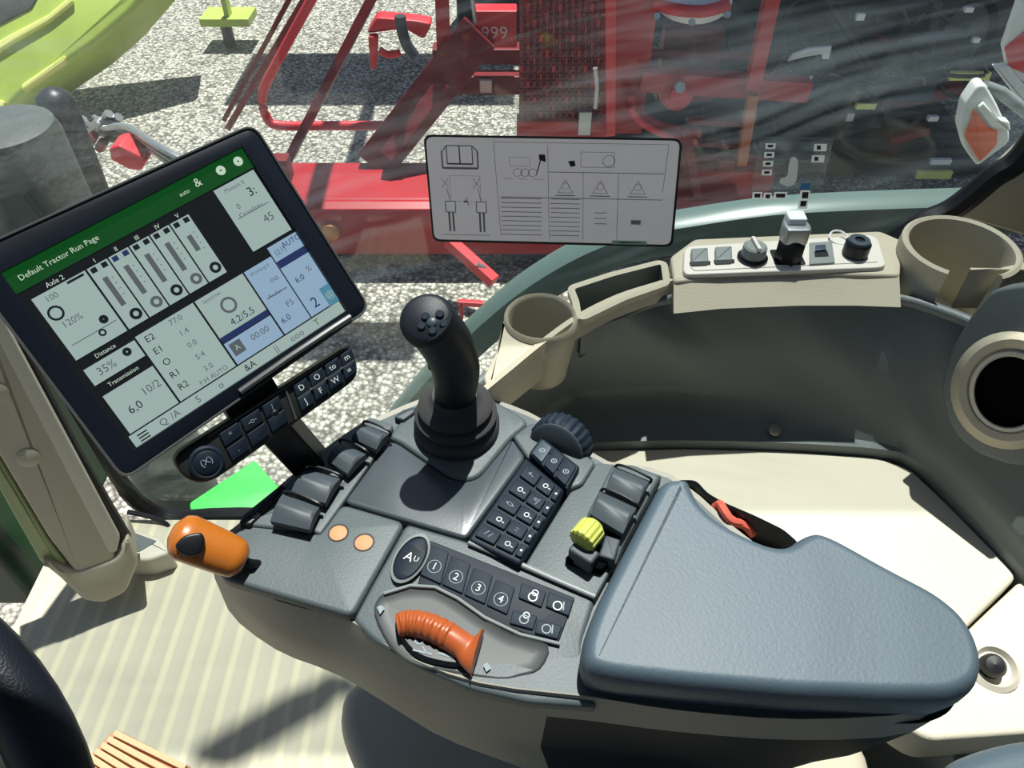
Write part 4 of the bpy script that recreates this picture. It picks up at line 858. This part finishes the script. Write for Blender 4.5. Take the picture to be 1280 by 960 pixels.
# right half: mast, rotor housing, hoop
dbar((968, -20), (938, 120), 4.0, 4.0, .075, .07, 'red', 'mast'); dbar((941, 118), (926, 206), 3.95, 3.9, .055, .05, 'orange', 'drop_tube')
dbar((800, 98), (1010, 112), 4.1, 4.1, .11, .1, 'red', 'boom'); dbar((800, 66), (940, 70), 4.2, 4.2, .035, .04, 'redd', 'boom'); box_px(832, 38, 890, 128, 4.3, .1, 'redd', 'gearbox_plate')
b = MB(); b.lathe(py(845, 116, 4.1), (0, -1, .3), [(.09, -.02), (.09, .03), (.05, .05), (.045, .09), (0, .09)], 'redl', 24); b.build('rotor_hub', imp); b = MB(); b.lathe(py(848, 108, 4.02), (0, -1, .3), [(.03, 0), (.03, .05), (0, .05)], 'steel', 6); b.build('hub_bolt', imp)
rod([(788, 118), (790, 135), (806, 150), (838, 162), (875, 166)], 4.0, .03, 'red', 'guard_hoop'); rod([(788, 134), (800, 152), (830, 168), (870, 178)], 3.95, .02, 'redl', 'guard_hoop')
rod([(816, 3), (845, 12), (880, 14), (912, 5)], 4.1, .03, 'redl', 'hood_rim'); b = MB(); b.lathe(py(865, -14, 4.3), (0, -.4, 1), [(.22, -.03), (.21, .02), (.14, .05), (0, .06)], 'lampw', 28); b.build('hood', imp)
for x, y in ((820, 20), (864, 28), (908, 18)): b = MB(); b.lathe(py(x, y, 4.05), (0, -1, .4), [(.018, 0), (.018, .03), (0, .03)], 'steel', 6); b.build('hub_bolt', imp)
for y, m, d in ((150, 'redd', .05), (178, 'redd', .05), (205, 'red', .08)): dbar((858, y), (930, y + 4), 4.0, 4.0, .03, .05, m, 'lower_rail')
dbar((856, 160), (872, 250), 3.9, 3.8, .05, .06, 'redd', 'lower_leg'); box_px(860, 215, 960, 250, 3.9, .2, 'red', 'lower_box')
dbar((560, 300), (618, 352), 3.5, 3.3, .06, .06, 'redl', 'tow_bar'); dbar((572, 378), (604, 380), 3.2, 3.2, .03, .03, 'redl', 'foot_plate'); dbar((577, 378), (577, 398), 3.2, 3.2, .02, .03, 'red', 'foot_plate'); dbar((660, 388), (664, 420), 3.2, 3.2, .02, .03, 'red', 'foot_plate')
rod([(596, 330), (608, 338), (604, 350), (614, 358)], 3.35, .014, 'steel', 'hitch_pin')
# unseen overhead boxes, added out of view to shade the gravel
b = MB(); b.box((-.78, 4.0, 1.62), (1.0, .30, .10), 'red'); b.box((-.9, 7.3, 1.62), (2.3, 1.0, .10), 'red'); b.box((-.9, 5.6, 1.62), (.1, 3.4, .1), 'red'); b.box((2.9, 6.2, 2.05), (4.3, 3.4, .10), 'redd'); b.box((.4, 5.6, 1.8), (.1, 3.0, .5), 'red'); b.build('unseen_shade_frame', imp, False, .01)
# support stand feet
for x in (-1.3, .1, 1.2): b = MB(); b.box((x, 3.95, -1.2), (.09, .09, .60), 'redd'); b.box((x, 3.95, -1.48), (.25, .25, .03), 'dkgrey'); b.build('stand_leg', imp, False, .004)

# dark implement parked behind, to the right
dk_ = thing('dark_implement', (2.2, 5.8, -1.5), 'dark steel implement in shade behind the red one with black arms and tyres', 'farm implement')
for (p, q, Y0, Y1, w, m) in (((1018, -20), (1094, 92), 4.6, 4.5, .025, 'black'), ((905, 0), (960, 60), 5.0, 4.9, .05, 'dkgrey'), ((985, 70), (1060, 45), 4.9, 4.8, .05, 'dkgrey'), ((1000, 110), (1165, 112), 4.7, 4.7, .12, 'blueg'), ((880, 140), (1100, 150), 4.9, 4.9, .08, 'darkm'), ((880, 175), (1180, 178), 4.8, 4.8, .08, 'darkm'), ((1040, 20), (1120, 160), 5.2, 5.0, .05, 'darkm'), ((1080, 0), (1180, 30), 5.4, 5.3, .12, 'darkm'), ((1170, 0), (1150, 120), 5.2, 5.2, .06, 'dkgrey'), ((980, 10), (1010, 110), 5.2, 5.0, .07, 'darkm'), ((1100, 130), (1200, 110), 4.9, 4.9, .08, 'redd'), ((1060, 60), (1210, 66), 5.5, 5.5, .2, 'darkm'), ((1110, 175), (1160, 160), 4.6, 4.6, .05, 'redd')):
    dbar(p, q, Y0, Y1, w, .08, m, 'frame_bar', dk_)
b = MB(); b.box((2.6, 7.6, -.3), (6.2, .6, 2.3), 'darkm'); b.build('body_panel', dk_, False, .02)
b = MB(); b.box((1.9, 5.3, -1.42), (2.7, 1.1, .12), 'darkm'); b.build('skid_base', dk_, False, .02)
for x, y, Y, R in ((1090, 20, 5.7, .42), (930, 45, 5.6, .34), (1200, 40, 5.9, .45), (1130, 150, 5.0, .22)):
    c = py(x, y, Y); b = MB(); b.lathe(c, (.3, -1, .2), [(R * .55, -.09), (R * .9, -.11), (R, -.06), (R, .06), (R * .9, .11), (R * .55, .09), (R * .5, .02), (0, .02)], 'tyre', 36); w_ = b.build('tyre', dk_)
    b = MB(); b.lathe(c, (.3, -1, .2), [(R * .5, .0), (R * .45, .05), (R * .12, .05), (R * .10, .10), (0, .10)], 'dkgrey', 24); b.build('wheel_rim', w_)
rr = random.Random(3)
for i in range(22):
    x, y, Y = rr.uniform(885, 1200), rr.uniform(0, 200), rr.uniform(4.4, 5.4); a = rr.uniform(-.6, .6) + (1.3 if i % 3 == 0 else 0); l = rr.uniform(30, 90)
    dbar((x, y), (x + l * math.cos(a), y + l * math.sin(a)), Y, Y + rr.uniform(-.1, .1), rr.uniform(.02, .07), .05, rr.choice(['darkm', 'dkgrey', 'blueg', 'darkm', 'redd', 'black']), 'frame_bar', dk_)
for i in range(12):
    x, y, Y = rr.uniform(900, 1180), rr.uniform(0, 190), rr.uniform(4.4, 4.8)
    rod([(x, y), (x + rr.uniform(10, 30), y + rr.uniform(-20, 25)), (x + rr.uniform(30, 60), y + rr.uniform(-10, 30)), (x + rr.uniform(50, 90), y + rr.uniform(-20, 20))], Y, .012, 'hoseb' if i % 4 else 'dkgrey', 'hose', dk_)
b = MB()
for Lq in ([(985, 77), (992, 68), (1010, 61), (1040, 58), (1036, 74), (1028, 74), (1028, 68), (1008, 71)], [(990, 101), (1017, 96), (1006, 110), (998, 108)]):
    bb = MB(); bb.slab([py(x, y, 4.45) for x, y in Lq], (0, -1, .0), .02, 'lampw', .003); bb.build('white_marker', dk_)
for x0_, y0_, x1_, y1_, m in ((1190, 91, 1236, 101, 'yel'), (1072, 130, 1094, 137, 'yel'), (1148, 215, 1188, 224, 'yel'), (1165, 200, 1188, 206, 'lampw'), (1072, 18, 1080, 26, 'lampw'), (1208, 10, 1216, 16, 'lampw'), (1218, 48, 1224, 54, 'lampw'), (1060, 142, 1066, 152, 'steel'), (1162, 146, 1172, 152, 'lampw')):
    box_px(x0_, y0_, x1_, y1_, 4.5, .03, m, 'label_plate', dk_, .002)

# ------------------------------------------------------------------ rear lamp and marker board of the tractor
lm = thing('marker_lamp', py(1230, 205, 1.30), 'orange marker lamp in a white housing beyond the rear end of the window', 'lamp')
pm = Pl(V((0, 1.30, .9)), (-.25, -.95, .15))
key('housing', pm, [(1222, 107), (1232, 105), (1246, 130), (1262, 165), (1262, 178), (1246, 190), (1222, 208), (1208, 190), (1200, 160), (1206, 130)], .04, 'lampw', lm, r=.004, rc=.006)
key('orange_lens', pm, [(1218, 138), (1236, 160), (1248, 165), (1246, 182), (1225, 203), (1206, 172)], .012, 'lens', lm, r=.002, rc=.003, h=.006)
key('white_cap', pm, [(1222, 135), (1230, 128), (1246, 148), (1262, 152), (1264, 164), (1240, 160)], .02, 'lampw', lm, r=.003, rc=.003, h=.010)
b = MB(); b.tube([pm.at(1230, 108, -.01), pm.at(1252, 116, -.02), pm.at(1290, 146, -.03), pm.at(1330, 180, -.04)], .009, 'rail', 10); b.build('lamp_arm', lm)
mbd = thing('marker_board', py(1290, 130, 1.36), 'white marker board with a red diamond at the upper right edge', 'marker board')
pm2 = Pl(V((0, 1.36, .9)), (-.1, -1, .05))
key('board', pm2, [(1280, -10), (1256, 60), (1262, 88), (1300, 120), (1360, 60), (1360, -10)], .02, 'lampw', mbd, r=.002, rc=.003)
key('red_diamond', pm2, [(1256, 60), (1290, 32), (1320, 60), (1290, 96), (1262, 84)], .004, 'redl', mbd, r=.0005, rc=.002, h=.003)
key('board_stay', pm2, [(1243, 84), (1262, 82), (1300, 130), (1300, 150), (1270, 120)], .015, 'lampw', mbd, r=.002, rc=.003, h=.004)
# beige rear pillar beyond the seal
b = MB(); L = [(1190, 268), (1240, 232), (1262, 212), (1300, 176)]
b.slab(rnd([py(x, y, .905) for x, y in L] + [V((.67, .905, 1.0)), V((.685, .905, 1.65)), V((.81, .905, 1.65)), V((.81, .905, .6)), py(1300, 300, .905)], .01), (0, -1, 0), .03, 'beige', .004); struct(b, 'trim_5', True)

# ------------------------------------------------------------------ front of the tractor, left
b = MB(); c = py(4, 168, 1.35); b.lathe((c.x, 1.35, -1.2), (0, 0, 1), [(.10, 0), (.10, c.z + 1.19), (.093, c.z + 1.215), (.06, c.z + 1.225), (0, c.z + 1.225)], 'canister', 40)
tag(b.build('grey_canister'), 'grey upright canister outside the glass at the left edge of the picture', 'canister')
c = py(66, 120, 1.66); d = py(120, 262, 1.66); e = d + (d - c) * 3.2
b = MB(); ctrp = [c + (c - d).normalized() * -.0, c * .9 + d * .1, d, e]; b.tube([c + (c - d).normalized() * .018, c + (c - d).normalized() * .012, c, c * .92 + d * .08, d, e], .0, 'pipe', 20, radii=[.006, .022, .036, .043, .046, .05], ref=(0, 1, 0)); ep = b.build('pipe_body')
tag(ep, 'dark round-topped exhaust pipe standing behind the monitor at the left', 'exhaust pipe'); ep.name = 'exhaust_pipe'
b = MB(); b.tube([py(74, 150, 1.40), py(96, 240, 1.40), py(112, 300, 1.40)], .003, 'steel', 8); b.build('chrome_seam', ep) if False else None
b = MB(); b.bar(py(36, 162, 1.42), py(76, 270, 1.42), .02, .012, 'lampw'); tag(b.build('white_guard_rod'), 'narrow white guard rod between the grey canister and the exhaust pipe', 'rod')
# hose bundle
hb = thing('hose_bundle', py(150, 215, 3.4), 'bundle of dark and silver hydraulic hoses above a small red box on the gravel', 'hoses')
for i in range(8):
    o_ = i * 5; pa_ = [py(104 + random.uniform(-6, 6) + i * 3, 150 + random.uniform(-6, 18), 3.6), py(124 + o_ * .5, 158 + o_ * .4 + random.uniform(-10, 8), 3.5), py(158 + o_ * .5, 162 + o_ * .5 + random.uniform(-4, 4), 3.3), py(196 + o_ * .3, 182 + o_ * .5, 3.0), py(240, 206 + o_ * .6, 2.9)]
    b = MB(); b.tube(cat(pa_, 5, False), .016, 'hoseb' if i % 3 else 'steel', 8); b.build('hose', hb)
for x, y in ((118, 160), (130, 152), (142, 156), (112, 178), (124, 186)): b = MB(); p = py(x, y, 3.5); b.cyl(p, p + V((.05, -.02, .05)), .022, 'steel' if x % 4 else 'redd', n=8); b.build('coupling', hb)
b = MB(); p = [py(x, y, 3.1) for x, y in ((136, 186), (148, 182), (184, 200), (176, 214), (160, 212), (138, 200))]; b.slab(rnd(p, .01), (0, -1, 0), .12, 'redl', .01)
tag(b.build('red_box'), 'small red box lying under the hoses above the monitor', 'box')
# lime green machine, upper left
gm = thing('green_machine', (-6.2, 8.5, -1.5), 'lime green farm machine with yellow edges at the upper left', 'farm machine')
for i, (p, q, w, m, Y) in enumerate((((-60, 175), (190, -60), 1.1, 'lime', 7.6), ((-40, 120), (90, -20), .5, 'canister', 7.5))):
    pass
pg = Pl((-4.2, 5.6, -.6), (.25, -.75, .6))
key('body_panel', pg, [(-160, 300), (-10, 160), (24, 122), (64, 92), (118, 56), (160, 20), (230, -60), (-160, -60)], .5, 'lime', gm, r=.05, rc=.06)
for L in ([(-20, 62), (10, 44), (60, 18), (88, -6), (92, 2), (62, 26), (14, 54), (-20, 76)], [(26, 106), (52, 88), (82, 68), (82, 76), (54, 96), (28, 114)], [(-20, 120), (6, 126), (4, 136), (-20, 140)]): key('yellow_edge', pg, L, .06, 'yel', gm, r=.01, rc=.02, h=.03)
for L in ([(-10, 36), (40, 10), (50, -10), (0, -10), (-30, 10)],): key('grey_panel', pg, L, .04, 'canister', gm, r=.01, rc=.02, h=.01)
b = MB(); b.box((-6.0, 7.4, -1.0), (1.6, 1.2, 1.0), 'darkm'); b.build('undercarriage', gm, False, .03)
fm = thing('green_trestle', py(280, 40, 7.0), 'small lime green post and plate standing on the paving at the top left', 'post')
box_px(270, -20, 288, 26, 7.0, .1, 'lime', 'post', fm); box_px(248, 24, 312, 34, 6.95, .3, 'lime', 'plate', fm)
o = fm; z0 = py(280, 34, 7.0).z; xx = py(280, 34, 7.0).x
b = MB(); b.cyl((xx, 7.05, -1.5), (xx, 7.05, z0), .05, 'dkgrey'); b.build('leg', fm)
# bright green step panel seen through the foot of the glass
b = MB(); g = Pl((0, 0, -.35), (0, 0, 1)); b.slab(rnd(g.pts([(236, 628), (318, 574), (352, 612), (300, 690), (250, 700)]), .01), g.n, .06, 'green', .006); b.box((g.at(290, 640).x, g.at(290, 640).y + .02, -.95), (.08, .08, 1.1), 'green')
tag(b.build('step_panel'), 'bright green step panel outside, seen below the keypad', 'step')
b = MB(); b.box((-1.38, .97, .05), (.9, .38, .45), 'dgreen'); tag(b.build('bonnet', bevel=.03), 'dark green bonnet side beyond the pillar at the left edge', 'bonnet')
